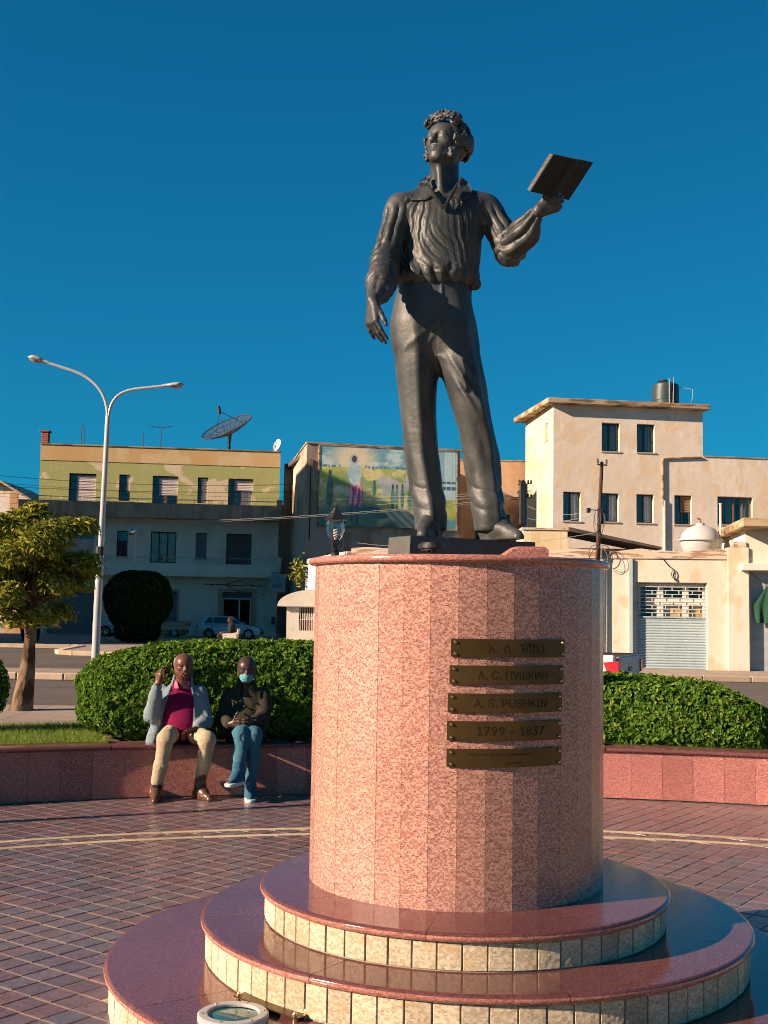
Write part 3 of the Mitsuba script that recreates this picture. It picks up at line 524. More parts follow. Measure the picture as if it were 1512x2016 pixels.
# ------------------------------------------------------------------ low shop in front of it
sh = thing('corner_shop', 'long single-storey cream shop with stained parapet and pale blue roller shutter', 'building')
F = Frame((-.956, 35.5), (9.892, 34.)); S = Frame((-2.658, 42.), (-.956, 35.5)); SH = (8.36, 10.38, -.1, 2.58)
add('wall', F.wall(rect(0, F.L, -.1, 3.26), [SH, (5.9, 7.38, -.1, 2.75)], .3), 'plaster_cream', sh)
add('wall', S.wall(rect(0, S.L - .3, -.1, 3.26), (), .3), 'plaster_cream', sh)
addm('wall', (F.box(F.L - .3, F.L, -7, -.302, -.1, 3.26), F.box(-.0, F.L - .3, -7.3, -7.002, -.1, 3.26)), 'plaster_cream', sh)
_top = [(0, 3.262), (F.L, 3.262)] + [(u, 3.50 + .035 * math.sin(u * 3.1) + rng.uniform(-.018, .018)) for u in np.linspace(F.L, 0, 60)]
mat('parapet_stained', proc(lambda p, n, uv: mix(mix((.66, .53, .40), (.74, .63, .50), fbm(p.x * 1.5, p.z * 4, 0.)), (.34, .18, .10), smoothstep(.52, .66, fbm(p.x * 2.2, p.z * 16, 6.)) * .8)), .95, .1)
add('parapet', F.wall(_top, (), .34, .05), 'parapet_stained', sh, label='crumbling rust-stained parapet'); add('parapet', S.wall(rect(0, S.L - .4, 3.262, 3.42), (), .34, .05), 'parapet_stained', sh)
add('roof', F.box(.2, F.L - .3, -7, -.31, 3.0, 3.12), 'rust_roof', sh)
st = add('roller_shutter', F.w(merge(box(SH[0], SH[0] + .07, -.24, -.1, .0, 2.57), box(SH[1] - .03, SH[1] + .0, -.24, -.1, .0, 2.57), box(SH[0] + .07, SH[1] - .03, -.24, -.1, 1.56, 1.60))), 'shutter_blue', sh, label='pale blue roller shutter with grille top')
for m in slats(F, SH[0] + .07, SH[1] - .03, .0, 1.555, -.16, .078, .02): add('slat', m, 'shutter_blue', st)
g = []; zz = np.linspace(1.6, 2.56, 10)
for k, z in enumerate(zz[1:]):
    g.append(box(SH[0] + .07, SH[1] - .03, -.165, -.15, z - .009, z + .009))
    for u in np.arange(SH[0] + .1 + (k % 2) * .19, SH[1] - .05, .38): g.append(box(u - .009, u + .009, -.164, -.151, z - .098, z - .009))
add('grille', F.w(merge(g)), 'white_paint', st)
sw = add('shop_window', F.w(merge(ring(SH[0] + .09, SH[1] - .03, .1, 2.54, .07, -.36, -.31) + [box(u - .09, u + .09, -.36, -.312, .17, 2.47) for u in (9.08, 9.80)] + [box(SH[0] + .3, SH[1] - .1, -.356, -.309, 1.95, 2.13)])), 'white_paint', sh)
add('pane', F.w(tm([(SH[0] + .1, -.34, .1), (SH[1] - .03, -.34, .1), (SH[1] - .03, -.34, 2.5), (SH[0] + .1, -.34, 2.5)], [(0, 1, 2, 3)])), 'pane', sw)
add('display', F.box(SH[0] + .55, SH[1] - .06, -.52, -.45, 1.3, 1.93), 'plaster_yellow', sw)
add('drain_pipe', F.w(merge(box(8.17, 8.27, .003, .10, .3, 3.25))), 'shutter_blue', sh, label='flat pale blue drain pipe'); add('drain_pipe', F.w(tube([(7.5, .06, 3.25), (7.5, .06, .1)], .05, 6)), 'white_paint', sh)
st2 = add('roller_shutter', F.box(5.9, 5.95, -.24, -.1, 0, 2.74), 'galvanised', sh)
for m in slats(F, 5.95, 7.38, .0, 2.74, -.16, .12, .03): add('slat', m, 'galvanised', st2)
add('pillar', F.w(bbox(10.945, 11.53, -.5, .12, -.12, 3.60, .01)), 'plaster_cream', sh, label='square corner pillar'); add('cap', F.w(bbox(11.1, 11.48, -.45, .10, 3.602, 3.76, .02)), 'parapet_stained', sh)
cb = thing('cable_loop', 'loop of loose black cable hanging on the wall above the blue shutter', 'cable'); add('cable', F.w(tube([(9.1, .02, 3.3), (9.3, .03, 3.05), (9.42, .04, 2.95), (9.36, .05, 2.82), (9.40, .05, 2.72), (9.47, .05, 2.70), (9.50, .05, 2.80), (9.46, .05, 2.92), (9.42, .04, 2.95)], .014, 5)), 'wire', cb); add('plug', F.w(tube([(9.465, .05, 2.70), (9.485, .05, 2.63)], .028, 6)), 'black_metal', cb)
# far right shop
fs = thing('neighbour_shop', 'shop at the right edge with white lintel, grey door and jutting roof slab', 'building')
F2 = Frame((10.36, 33.9), (16., 33.1)); 
add('wall', F2.wall(rect(0.02, 5.6, -.1, 4.1), [(.14, 3.1, -.1, 2.93)], .3), 'plaster_cream', fs)
add('roof_slab', F2.w(bbox(-.25, 5.8, -5, 1.3, 4.102, 4.36, .03)), 'cornice_stone', fs); add('lintel', F2.w(bbox(-.15, 5.7, .0, .4, 2.935, 3.14, .015)), 'white_paint', fs, label='projecting white lintel')
dr_ = add('door', F2.box(.14, 3.1, -.26, -.2, -.06, 2.5), 'galvanised', fs, label='grey metal door'); add('frame', F2.w(merge(box(.14, 3.1, -.262, -.18, 2.502, 2.93), box(.14, .2, -.19, -.1, -.1, 2.49))), 'galvanised', dr_); addm('wall', (F2.box(.02, .3, -5, -.302, -.1, 4.1), F2.box(5.3, 5.6, -5, -.302, -.1, 4.1)), 'plaster_cream', fs)
cl = thing('green_cloth', 'dark green cloth hanging by its corner in the grey doorway', 'cloth'); mat('cloth_green', (.03, .10, .065), .9, .1)
def hang_cloth():
    n, mm = 22, 18; V_ = []
    for j in range(mm):
        t = j / (mm - 1)
        for i in range(n):
            s = i / (n - 1) * 2 - 1; wdt = .04 + .36 * min(1, t * 2.4) * (1 - .35 * max(0, t - .4)); z = 2.5 - 1.05 * t * (1 - .28 * abs(s)) - .28 * abs(s) * min(1, t * 2)
            V_.append((.62 + s * wdt, .02 + .05 * math.sin(9 * s + 2 * t) * t, z))
    return tm(V_, [(j * n + i, j * n + i + 1, (j + 1) * n + i + 1, (j + 1) * n + i) for j in range(mm - 1) for i in range(n - 1)])
add('drape', F2.w(hang_cloth()), 'cloth_green', cl, smooth=True); add('cord', F2.w(tube([(.15, .03, 2.9), (.62, .02, 2.5)], .01, 4)), 'wire', cl)
# roof top things of the low shop
dm = thing('water_tank', 'white dome-shaped water tank on the shop roof', 'water tank'); c = (9.98, 37.2)
add('dome', moved(lathe([(0, 3.12), (.38, 3.12), (.46, 3.5), (.56, 3.74), (.60, 3.82), (.62, 3.98), (.70, 3.985), (.70, 4.03), (.62, 4.035), (.57, 4.2), (.44, 4.36), (.24, 4.45), (.14, 4.47), (.13, 4.54), (0, 4.55)], 32), (*c, 0)), 'tank_white', dm, smooth=35); add('valve', merge(tube([(*c, 4.52), (*c, 4.66), (9.88, 37.2, 4.7)], .035, 6)), 'orange_wood', dm)
sd = thing('roof_shed', 'low shed with black sloping sheet roof on the shop roof', 'shed')
F3 = Frame((4.85, 41.0), (9.7, 41.0)); add('wall', F3.wall(rect(0, 1.53, 3.1, 4.52), (), 2.2), 'plaster_side', sd); add('coping', F3.box(-.05, 1.56, -2.2, .05, 4.522, 4.6), 'parapet_stained', sd); add('rear_wall', F3.box(1.55, 4.4, -2.1, -1.9, 3.1, 3.9), 'dark_room', sd)
add('sheet_roof', F3.w(hull([(1.55, .25, 4.62), (1.55, -2.2, 4.62), (4.75, .25, 3.98), (4.75, -2.2, 3.98), (1.55, .25, 4.48), (1.55, -2.2, 4.48), (4.75, .25, 3.9), (4.75, -2.2, 3.9)])), 'rust_roof', sd); add('beam', F3.box(1.56, 4.3, .1, .2, 3.75, 3.9), 'dark_wood', sd)
# kiosk
ki = thing('kiosk', 'small white rusty kiosk with curved roof and barred window, left of the pedestal', 'kiosk')
F4 = Frame((-3.065, 38.0), (-1.16, 38.0)); kz = lambda z: 1.62 + .613 * (z - 1.62); KW = (.40, .84, kz(.55), kz(1.76))
mat('kiosk_paint', proc(lambda p, n, uv: mix(mix((.60, .57, .50), (.70, .66, .58), fbm(p.x * 4, p.z * 4, 0.)), (.36, .13, .05), smoothstep(.53, .62, fbm(p.x * 8, p.z * 6, 2.)) * (1 - smoothstep(.85, 1.1, p.z)))), .7, .3)
add('wall', F4.wall(rect(0, F4.L, .09, 1.73), [KW], .06), 'kiosk_paint', ki); add('wall', F4.box(0, .06, -1.5, -.062, .09, 1.73), 'kiosk_paint', ki); add('wall', F4.box(F4.L - .06, F4.L, -1.5, -.062, .09, 1.73), 'kiosk_paint', ki); add('wall', F4.box(.06, F4.L - .06, -1.5, -1.44, .09, 1.73), 'kiosk_paint', ki)
rf = [(-.28, 1.732), (F4.L + .28, 1.732), (F4.L + .28, 1.755)] + [(F4.L / 2 + (F4.L / 2 + .28) * math.cos(t), 1.755 + .52 * math.sin(t)) for t in np.linspace(.05, math.pi - .05, 24)] + [(-.28, 1.755)]
add('roof', F4.wall(rf, (), 1.8, .2), 'kiosk_paint', ki, label='curved cream roof')
w = add('window', F4.w(merge([tube([(u, -.02, KW[2]), (u, -.02, KW[3])], .010, 5) for u in np.linspace(KW[0] + .04, KW[1] - .04, 6)] + [box(KW[0], KW[1], -.04, -.03, 1.3, 1.325)])), 'white_paint', ki, label='barred window with red crates behind'); add('crate', F4.box(KW[0] + .06, KW[1], -.3, -.12, .9, 1.28), 'brick_red', w); add('curtain', F4.w(curtain(KW[0] + .12, KW[1], 1.33, 1.52, -.12, amp=.015)), 'curtain_white', w)
# low white house end behind the pedestal's left edge, with a plant
wh = thing('white_outbuilding', 'white rendered outbuilding corner with cornice, beside the pedestal\'s left edge', 'building')
F5 = Frame((-2.92, 44.5), (-1.2, 44.2)); add('wall', F5.w(box(0, 1.7, -2.5, 0, -.05, 3.0)), 'plaster_white', wh); add('cornice', F5.w(bbox(-.12, 1.75, -2.6, .12, 3.002, 3.3, .04)), 'plaster_white', wh); add('pilaster', F5.box(.02, .22, .002, .08, -.05, 3.0), 'white_paint', wh)
# far left house
fh = thing('gabled_house', 'far house with low gabled roof at the left edge', 'building'); F6 = Frame((-42., 95.), (-27.5, 95.))
add('wall', F6.wall([(0, 0), (14.5, 0), (14.5, 9.6), (11.8, 11.25), (4, 11.25), (0, 9.6)], [(9.8, 11.0, 7.6, 9.0), (11.5, 12.9, 7.6, 9.0), (7, 9, 7.6, 9.0)], .3), 'plaster_white', fh)
addm('wall', (F6.box(14.2, 14.5, -8, -.302, 0, 9.55), F6.box(0, .3, -8, -.302, 0, 9.55)), 'plaster_white', fh)
addm('roof', (F6.w(hull([(11.2, .6, 11.62), (15.2, .6, 9.3), (11.2, -8, 11.62), (15.2, -8, 9.3), (11.2, .6, 11.42), (15.2, .6, 9.15), (11.2, -8, 11.42), (15.2, -8, 9.15)])), F6.w(hull([(3, .6, 11.62), (11.2, .6, 11.621), (3, -8, 11.62), (11.2, -8, 11.62), (3, .6, 11.4), (11.2, .6, 11.42), (3, -8, 11.4), (11.2, -8, 11.4)]))), 'plaster_grey', fh)
for r in ((9.8, 11.0, 7.6, 9.0), (11.5, 12.9, 7.6, 9.0), (7, 9, 7.6, 9.0)): window(fh, F6, r, mull=(.5,), seed=70)
gw = thing('garden_wall', 'orange wall end with small pillar, left of the apartment house', 'wall'); F7 = Frame((-24., 66.5), (-19.35, 66.5)); add('wall', F7.box(2.9, 4.75, -.3, 0, 0, 7.35), 'plaster_orange', gw); add('pillar', F7.w(bbox(2.86, 3.3, -.32, .02, 7.352, 8.0, .02)), 'plaster_orange', gw)
# the street's other houses, out of the frame to the left; they shade the street
bl = thing('street_block', 'long apartment block across the street, left of the view', 'building'); 
BLK = Polygon([(-20.6, 58.8), (-18.6, 45.6), (-40, 43.5), (-42, 56)])
add('wall', extr(BLK, 0, 16.), 'plaster_cream', bl); add('coping', extr(BLK.buffer(.1, join_style=2), 16.002, 16.2), 'cornice_stone', bl)
F8 = Frame((-40, 43.5), (-18.6, 45.6)); F9 = Frame((-18.6, 45.6), (-20.6, 58.8))
for z in (2., 5.3, 8.6, 11.9):
    for f8 in (F8, F9):
        for u in np.arange(1.5, f8.L - 2, 3.): add('window', f8.w(merge(ring(u, u + 1.2, z, z + 1.6, .1, .002, .06))), 'dark_wood', bl); add('pane', f8.box(u + .1, u + 1.1, .002, .02, z + .1, z + 1.5), 'dark_glass', bl)
# chimney, aerials, dishes
ch = thing('chimney', 'small red brick chimney on the left corner of the green house roof', 'chimney'); mat('brick', (.33, .13, .09), .9, .1)
for k in range(8): add('brick', bbox(-19.87, -19.47, 67.8, 68.2, 10.66 + k * .12, 10.66 + k * .12 + .112, .012), 'brick', ch)
add('cap', bbox(-19.95, -19.39, 67.72, 68.28, 11.63, 11.74, .03), 'brick_red', ch)
for nm, lb_, x0, h0, h1 in (('mast', 'taller of two thin masts on the green house roof', -17.7, 10.5, 12.3), ('mast', 'shorter of two thin masts on the green house roof', -17.55, 10.5, 12.1)):
    a_ = thing(nm, lb_, 'mast'); add('rod', tube([(x0, 68.4, h0), (x0, 68.4, h1)], .025, 5), 'wire', a_); add('foot', tube([(x0, 68.4, h0 - .1), (x0, 68.4, h0)], .05, 6), 'galvanised', a_)
a_ = thing('aerial', 'thin television aerial with level cross arm on the green house roof', 'aerial'); add('rod', tube([(-12.94, 67.7, 10.3), (-12.94, 67.7, 12.0)], .025, 5), 'wire', a_); add('arm', merge(tube([(-13.6, 67.7, 12.08), (-12.94, 67.7, 11.98), (-12.25, 67.7, 12.08)], .02, 5), *[tube([(x, 67.4, 12.02), (x, 68.0, 12.02)], .012, 4) for x in (-13.4, -13.1, -12.8, -12.5)]), 'wire', a_)
a_ = thing('mast', 'short thin mast left of the aerial on the green house roof', 'mast'); add('rod', tube([(-13.96, 67.7, 10.3), (-13.96, 67.7, 11.7)], .025, 5), 'wire', a_)
sdsh = thing('satellite_dish', 'large black mesh satellite dish on the green house roof', 'satellite dish')
def dish(R_, depth, rings, ribs, c, rot):
    o = []; f = lambda r, t: (r * math.cos(t), r * math.sin(t), depth * (r / R_) ** 2)
    for q in np.linspace(R_ / rings, R_, rings): o.append(tube([f(q, t) for t in np.linspace(0, 2 * np.pi, 33)], .02 if q < R_ else .035, 5, False))
    for t in np.linspace(0, 2 * np.pi, ribs + 1)[:-1]: o.append(tube([f(q, t) for q in np.linspace(.05, R_, 6)], .018, 4))
    return [moved(m, c, *rot) for m in o]
DC, DR = (-9.02, 67.9, 11.75), (.0, .42, -.42)
add('rib', merge(dish(1.55, .42, 4, 18, DC, DR)), 'wire', sdsh)
mesh_ = [];
for q0, q1 in zip(np.linspace(.05, 1.55, 9)[:-1], np.linspace(.05, 1.55, 9)[1:]):
    mesh_.append(lathe([(q0, .42 * (q0 / 1.55) ** 2), (q1, .42 * (q1 / 1.55) ** 2)], 40))
scene['dish_mesh'] = dict(type='mask', opacity=.5, bsdf=dict(type='twosided', bsdf=dict(type='diffuse', reflectance={'type': 'rgb', 'value': [.05, .055, .055]})))
add('mesh', merge([moved(m, DC, *DR) for m in mesh_]), 'dish_mesh', sdsh)
add('pole', tube([(-9.02, 67.9, 10.3), (-9.02, 67.9, 11.15), (-9.0, 67.9, 11.72)], [.09, .09, .13], 8), 'black_metal', sdsh)
_hd = trimesh.transform_points([[0, 0, 1.4]], trimesh.transformations.euler_matrix(DR[1], DR[2], DR[0], 'sxyz'))[0] + DC
add('feed', tube([_hd + (0, 0, -.12), _hd + (-.08, 0, .3)], .1, 8), 'black_metal', sdsh)
add('strut', merge([tube([trimesh.transform_points([[1.0 * math.cos(t), 1.0 * math.sin(t), .18]], trimesh.transformations.euler_matrix(DR[1], DR[2], DR[0], 'sxyz'))[0] + DC, _hd], .018, 4) for t in (0.3, 2.4, 4.5)]), 'wire', sdsh)
s2 = thing('satellite_dish', 'small white satellite dish at the right corner of the green house roof', 'satellite dish')
add('bowl', moved(lathe([(0, 0), (.15, .015), (.28, .05), (.36, .09), (.36, .10), (.28, .07), (0, .02)], 24), (-6.12, 67.3, 11.0), rx=1.3, rz=-.9), 'white_paint', s2); add('arm', tube([(-6.12, 67.35, 10.62), (-6.12, 67.35, 11.0), (-6.4, 67.1, 10.9)], .022, 5), 'galvanised', s2)
# ------------------------------------------------------------------ plaques, lamps and small fixtures on the pedestal and the steps
GEEZ_NAME = '457,54 460,69 474,69 480,67 483,64 486,57 486,46 499,46 480,0 470,0 470,2 485,32 486,38 477,38 477,56 474,61 467,62 463,55;386,57 386,73 395,73 395,58 398,55 408,59 419,59 427,56 432,50 434,44 435,7 443,7 447,14 453,15 451,4 453,-8 447,-7 443,0 426,0 426,38 423,48 418,51 409,51 405,49 403,46 401,37 401,0 393,0 393,43 395,47 388,52;322,59 322,64 324,69 322,82 328,81 333,74 362,74 366,81 372,82 370,73 372,59 366,60 362,67 350,66 353,59 364,55 370,45 371,0 362,0 362,39 360,46 356,50 352,51 343,50 339,45 337,36 337,0 329,0 329,42 334,53 340,57 343,57 344,60 341,67 333,67 328,60;264,54 267,69 315,69 318,54 313,54 309,58 308,62 295,62 295,34 305,34 306,38 310,42 315,42 313,31 315,19 310,19 306,23 305,27 295,27 295,0 286,0 286,62 274,62 270,55;137,43 141,52 144,55 153,58 153,73 162,73 162,58 172,55 178,45 179,0 170,0 170,40 166,49 161,51 151,50 147,45 145,36 145,0 137,0;5,0 23,43 23,44 18,44 11,47 6,55 6,69 15,69 15,57 17,53 35,52 30,36 36,34 44,26 49,14 51,0 42,0 40,14 36,22 28,28 26,28 25,26 16,1'
GEEZ_BAR = '66,42 69,54 76,64 88,69 104,68 106,54 100,55 96,62 90,62 82,59 78,54 75,43 74,21 76,12 84,7 96,7 99,14 106,15 103,4 106,-8 99,-7 96,0 78,1 73,3 69,7 66,14;8,53 12,63 20,69 35,70 42,67 46,63 50,52 50,0 41,0 41,51 39,58 34,62 25,62 19,58 17,52 16,23 8,23'
def glyphs(s, h, depth, dots=()):
    ps = []
    for g in s.split(';'):
        r = [[tuple(map(float, c.split(','))) for c in ring_.split(' ')] for ring_ in g.split('|')]; ps.append(Polygon(r[0], r[1:]).buffer(0))
    ps += [sbox(x, 0, x + 11, 11) for x in dots]
    g = affinity.scale(shapely.union_all(ps), h / 70., h / 70., origin=(0, 0)); m = extr(g, 0, depth)
    m.apply_translation([-(m.bounds[0][0] + m.bounds[1][0]) / 2, -h / 2, 0]); return m
letters_bar = letters(SB, glyphs(GEEZ_BAR, .22, .006), SB.L / 2, .0065, 3.27); add('lettering', letters_bar, 'sign_ink', sg, kind='stuff')
def bend(m, z, az0, r):
    """a flat mesh (x right, y up, z out) wrapped round the pedestal at angle az0"""
    m = tm(*trimesh.remesh.subdivide_to_size(m.vertices, m.faces, .04)[:2]); v = np.asarray(m.vertices); a = math.radians(az0) + v[:, 0] / r; rr = r + v[:, 2]
    return tm(np.stack([PX + rr * np.sin(a), PY - rr * np.cos(a), z + v[:, 1]], -1), m.faces)
def gridplate(w, h, t, n=24):
    x = np.linspace(-w / 2, w / 2, n); v = []; f = []
    for q in x: v += [(q, -h / 2, 0), (q, -h / 2, t - .0008), (q, -h / 2 + .0008, t), (q, h / 2 - .0008, t), (q, h / 2, t - .0008), (q, h / 2, 0)]
    for i in range(n - 1): f += [(i * 6 + j, (i + 1) * 6 + j, (i + 1) * 6 + j + 1, i * 6 + j + 1) for j in range(5)]
    f += [(0, 1, 4, 5), (1, 2, 3, 4)]; b = (n - 1) * 6; f += [(b, b + 5, b + 4, b + 1), (b + 1, b + 4, b + 3, b + 2)]
    return tm(v, f)
RP = PR + .0035
PLQ = [('topmost bronze plaque, engraved with Ethiopic letters', 1.484, 16.1, .488, .070, [(glyphs(GEEZ_NAME, .034, .0011, (62, 190)), .02, 0)]),
       ('second bronze plaque from the top, engraved in large Cyrillic capitals', 1.380, 15.6, .486, .073, [(text('А. С. ПУШКИН', .031, .0011), .012, 0)]),
       ('third bronze plaque from the top, engraved in large Latin capitals', 1.2725, 15.0, .483, .073, [(text('A. S. PUSHKIN', .032, .0011), .010, 0)]),
       ('fourth bronze plaque from the top, engraved 1799 - 1837', 1.166, 14.8, .483, .075, [(text('1799 - 1837', .033, .0011), .012, 0)]),
       ('lowest bronze plaque, with two lines of tiny engraved letters', 1.063, 14.8, .484, .070, [(text("ERECTED ON THE POET'S 210TH BIRTHDAY", .0085, .0008), -.03, .014), (text('25.11.2009', .0085, .0008), .02, -.018)])]
for lb_, z, az, w, h, tx in PLQ:
    k = thing('plaque', lb_, 'plaque', 'bronze plaques on the pedestal')
    add('plate', bend(gridplate(w, h, .005), z, az, RP), 'plaque_bronze', k)
    for m, dx, dy in tx:
        m = m.copy(); m.apply_translation([dx, dy, .0052]); add('lettering', bend(m, z, az, RP), 'plaque_letter', k, kind='stuff')
    for sx in (-1, 1):
        for sy in (-1, 1):
            rv = lathe([(.0, 0), (.0058, 0), (.0066, .003), (.0054, .0075), (.003, .0098), (0, .0105)], 12); rv.apply_translation([sx * (w / 2 - .017), sy * (h / 2 - .013), .0052]); add('rivet', bend(rv, z, az, RP), 'brass', k)
fl = thing('flood_light', 'flat black oval floodlight lying on the pedestal rim in front of the bronze plinth', 'floodlight')
fc = (.197, 4.80)
ov = affinity.translate(affinity.scale(shapely.Point(0, 0).buffer(1, 20), .057, .075), *fc)
add('housing', moved(merge(extr(ov.buffer(-.012), RZ + .022, RZ + .03), extr(ov, RZ + .0301, RZ + .046), extr(ov.buffer(-.008), RZ + .0461, RZ + .052)), rx=0), 'black_metal', fl)
add('foot', merge(extr(affinity.translate(sbox(-.02, -.03, .02, .03), *fc), RZ, RZ + .022)), 'black_metal', fl); add('glass', extr(ov.buffer(-.016), RZ + .0525, RZ + .054), 'dark_glass', fl)
bl_ = thing('granite_block', 'small pink granite block with a sloping end on the right of the pedestal rim', 'block')
_m = moved(hull([(x, y, z) for x, y, z in ((-.09, -.06, 0), (.083, -.06, 0), (-.09, .08, 0), (.083, .08, 0), (-.09, -.06, .010), (-.09, .08, .010), (-.045, -.057, .041), (-.045, .077, .041), (.068, -.057, .043), (.068, .077, .043), (.083, -.06, .03), (.083, .08, .03))]), (.578, 4.82, RZ + .001), rz=.12)
add('block', _m, 'granite_nose', bl_, uv=tone(_m, .55, .3)); add('hole', moved(lathe([(0, 0), (.004, 0), (.004, .002), (0, .002)], 8), (.522, 4.757, RZ + .027), ry=-.6, rx=.5), 'dark_room', bl_)  # the hole is a black disc, its shade painted on
ul = thing('ground_light', 'round steel-ringed well light with teal glass on the lowest step', 'light'); uc = (-.505, 4.315); ZS = .1797
add('ring', lathe([(.126, ZS), (.126, ZS + .016), (.120, ZS + .021), (.094, ZS + .022), (.090, ZS + .018), (.090, ZS + .004)], 48, uc), 'galvanised', ul, smooth=30)
mat('teal_glass', (.03, .13, .14), .06, .8, clearcoat=1.); add('lens', lathe([(.0, ZS + .015), (.05, ZS + .0145), (.089, ZS + .011), (.089, ZS)], 40, uc), 'teal_glass', ul, smooth=True)
for t in np.arange(6) * math.pi / 3 + .2: add('screw', moved(lathe([(0, 0), (.006, 0), (.005, .003), (0, .0035)], 8), (uc[0] + .108 * math.cos(t), uc[1] + .108 * math.sin(t), ZS + .022)), 'brass', ul)
pt = thing('floor_plaque', 'narrow bronze plate with four corner bolts on the lowest step beside the round light', 'plaque')
a, b = np.array([-.507, 4.500]), np.array([-.285, 4.287]); e = (b - a) / np.linalg.norm(b - a); n = np.array([-e[1], e[0]]); L = float(np.linalg.norm(b - a))
add('plate', framed(bbox(-.02, L + .02, -.012, .065, ZS + .014, ZS + .019, .0015), a, e, n), 'plaque_bronze', pt)
for u in (0, L):
    for v in (.0, .053): q = a + e * u + n * v; add('bolt', moved(lathe([(0, 0), (.0075, 0), (.0075, .02), (.009, .021), (.009, .027), (.006, .033), (0, .035)], 10), (q[0], q[1], ZS)), 'brass', pt)
# ------------------------------------------------------------------ street lamps, poles, wires
sl = thing('street_lamp', 'tall grey double-armed street lamp on the traffic island', 'street lamp')
LX, LY = -7.95, 33.1
mat('lamp_grey', proc(lambda p, n, uv: mix((.34, .38, .39), (.56, .58, .57), fbm(p.x * 5, p.y * 5, p.z * 2.))), .45, .5)
def bez(p0, p1, p2, p3, n=14):
    t = np.linspace(0, 1, n)[:, None]; p0, p1, p2, p3 = map(np.array, (p0, p1, p2, p3)); return (1 - t) ** 3 * p0 + 3 * t * (1 - t) ** 2 * p1 + 3 * t * t * (1 - t) * p2 + t ** 3 * p3
add('pole', tube([(LX, LY, -.03), (LX + .005, LY, 1.2), (LX + .03, LY, 3.2), (LX + .045, LY, 3.25), (LX + .075, LY, 5.2), (LX + .105, LY, 7.0)], [.115, .112, .105, .085, .075, .068], 12), 'lamp_grey', sl, smooth=40)
a1 = bez((LX + .10, LY, 6.9), (LX + .10, LY, 7.7), (LX - .35, LY, 8.1), (LX - 1.0, LY, 8.29)); a1 = np.vstack([a1, [(LX - 1.65, LY, 8.49)]])
a2 = bez((LX + .12, LY, 6.9), (LX + .15, LY, 7.55), (LX + .45, LY, 7.72), (LX + .95, LY, 7.79)); a2 = np.vstack([a2, [(LX + 1.65, LY, 7.875)]])
add('arm', tube(a1, .045, 8), 'lamp_grey', sl, smooth=40); add('arm', tube(a2, .045, 8), 'lamp_grey', sl, smooth=40)
def lamp_head(c, d, tilt, roll):
    s = np.linspace(0, 1, 16); w = np.interp(s, [0, .25, .45, .75, 1], [.055, .07, .13, .145, .02]); h = np.interp(s, [0, .3, .6, .85, 1], [.06, .07, .09, .085, .02])
    th = np.linspace(0, 2 * np.pi, 20)[:-1]; v = [(x * .62, wi * math.cos(t), hi * (math.sin(t) if math.sin(t) > 0 else .55 * math.sin(t))) for x, wi, hi in zip(s, w, h) for t in th]
    f = [(i * 19 + j, i * 19 + (j + 1) % 19, (i + 1) * 19 + (j + 1) % 19, (i + 1) * 19 + j) for i in range(15) for j in range(19)]
    m = tm(v, [q[::-1] for q in f]); lens = [(.27 + .29 * (.5 + .5 * math.cos(t)), .115 * math.sin(t), -.055) for t in th] + [(.42, 0, -.10)]
    l = tm(lens, [(j, (j + 1) % 19, 19) for j in range(19)])
    R_ = lambda q: moved(moved(q, rx=roll), c, ry=-tilt, rz=d)
    return R_(m), R_(l)
mat('lamp_lens', (.50, .40, .30), .25, .5)
for c, d, tl in (((LX - 1.62, LY, 8.48), math.pi, .28), ((LX + 1.62, LY, 7.87), 0., .07)):
    m, l = lamp_head(c, d, tl, .35 if d else -.1); k = add('lamp_head', m, 'lamp_grey', sl, smooth=40); add('lens', l, 'lamp_lens', k)
add('clamp', tube([(LX + .03, LY, 3.05), (LX + .03, LY, 3.3)], .13, 10), 'black_metal', sl)
s3 = thing('garden_lamp', 'thin grey lamp post with round head before the apartment house balcony', 'street lamp'); add('pole', tube([(-11.13, 53, .09), (-11.13, 53, 4.9)], [.05, .035], 8), 'lamp_grey', s3); add('head', moved(trimesh.creation.icosphere(2, .17), (-11.3, 52.95, 5.0)), 'steel', s3); add('arm', tube([(-11.13, 53, 4.88), (-11.3, 52.97, 4.92)], .03, 6), 'lamp_grey', s3)
s4 = thing('street_lamp', 'street lamp standing out of the frame on the left of the plaza', 'street lamp'); add('pole', tube([(-5.6, 7.82, -.01), (-5.6, 7.82, 4.4)], [.05, .035], 10), 'lamp_grey', s4); add('head', moved(trimesh.creation.icosphere(2, .16), (-5.6, 7.82, 4.52)), 'white_paint', s4)
up = thing('utility_pole', 'dark wooden utility pole with two insulators and tangled cables before the peach house', 'utility pole')
add('pole', tube([(6.15, 34.32, -.1), (6.22, 34.32, 3.25), (6.34, 34.32, 6.07)], [.085, .07, .05], 9), 'dark_wood', up); add('cross_arm', tube([(6.19, 34.22, 5.98), (6.48, 34.22, 5.96)], .022, 6), 'black_metal', up)
for x, z in ((6.205, 5.98), (6.455, 5.965)): add('insulator', lathe([(0, z), (.02, z), (.02, z + .05), (.04, z + .055), (.035, z + .1), (.02, z + .12), (.03, z + .15), (0, z + .17)], 10, (x, 34.22)), 'black_metal', up)
cr = np.random.default_rng(5)
for k in range(11):
    z0 = cr.choice([4.65, 4.6, 3.62, 3.58]); p0 = np.array([6.27 + cr.uniform(-.05, .05), 34.22, z0]); a = cr.uniform(-.45, .45); q = bez(p0, p0 + (a * .8, -.1, cr.uniform(.0, .3)), p0 + (a * 1.3, -.1, -cr.uniform(.3, .9)), p0 + (a * .3, .05, -cr.uniform(.3, .8)), 12)
    add('loose_cable', tube(q, .009, 4), 'wire' if k % 3 else 'wire_pale', up)
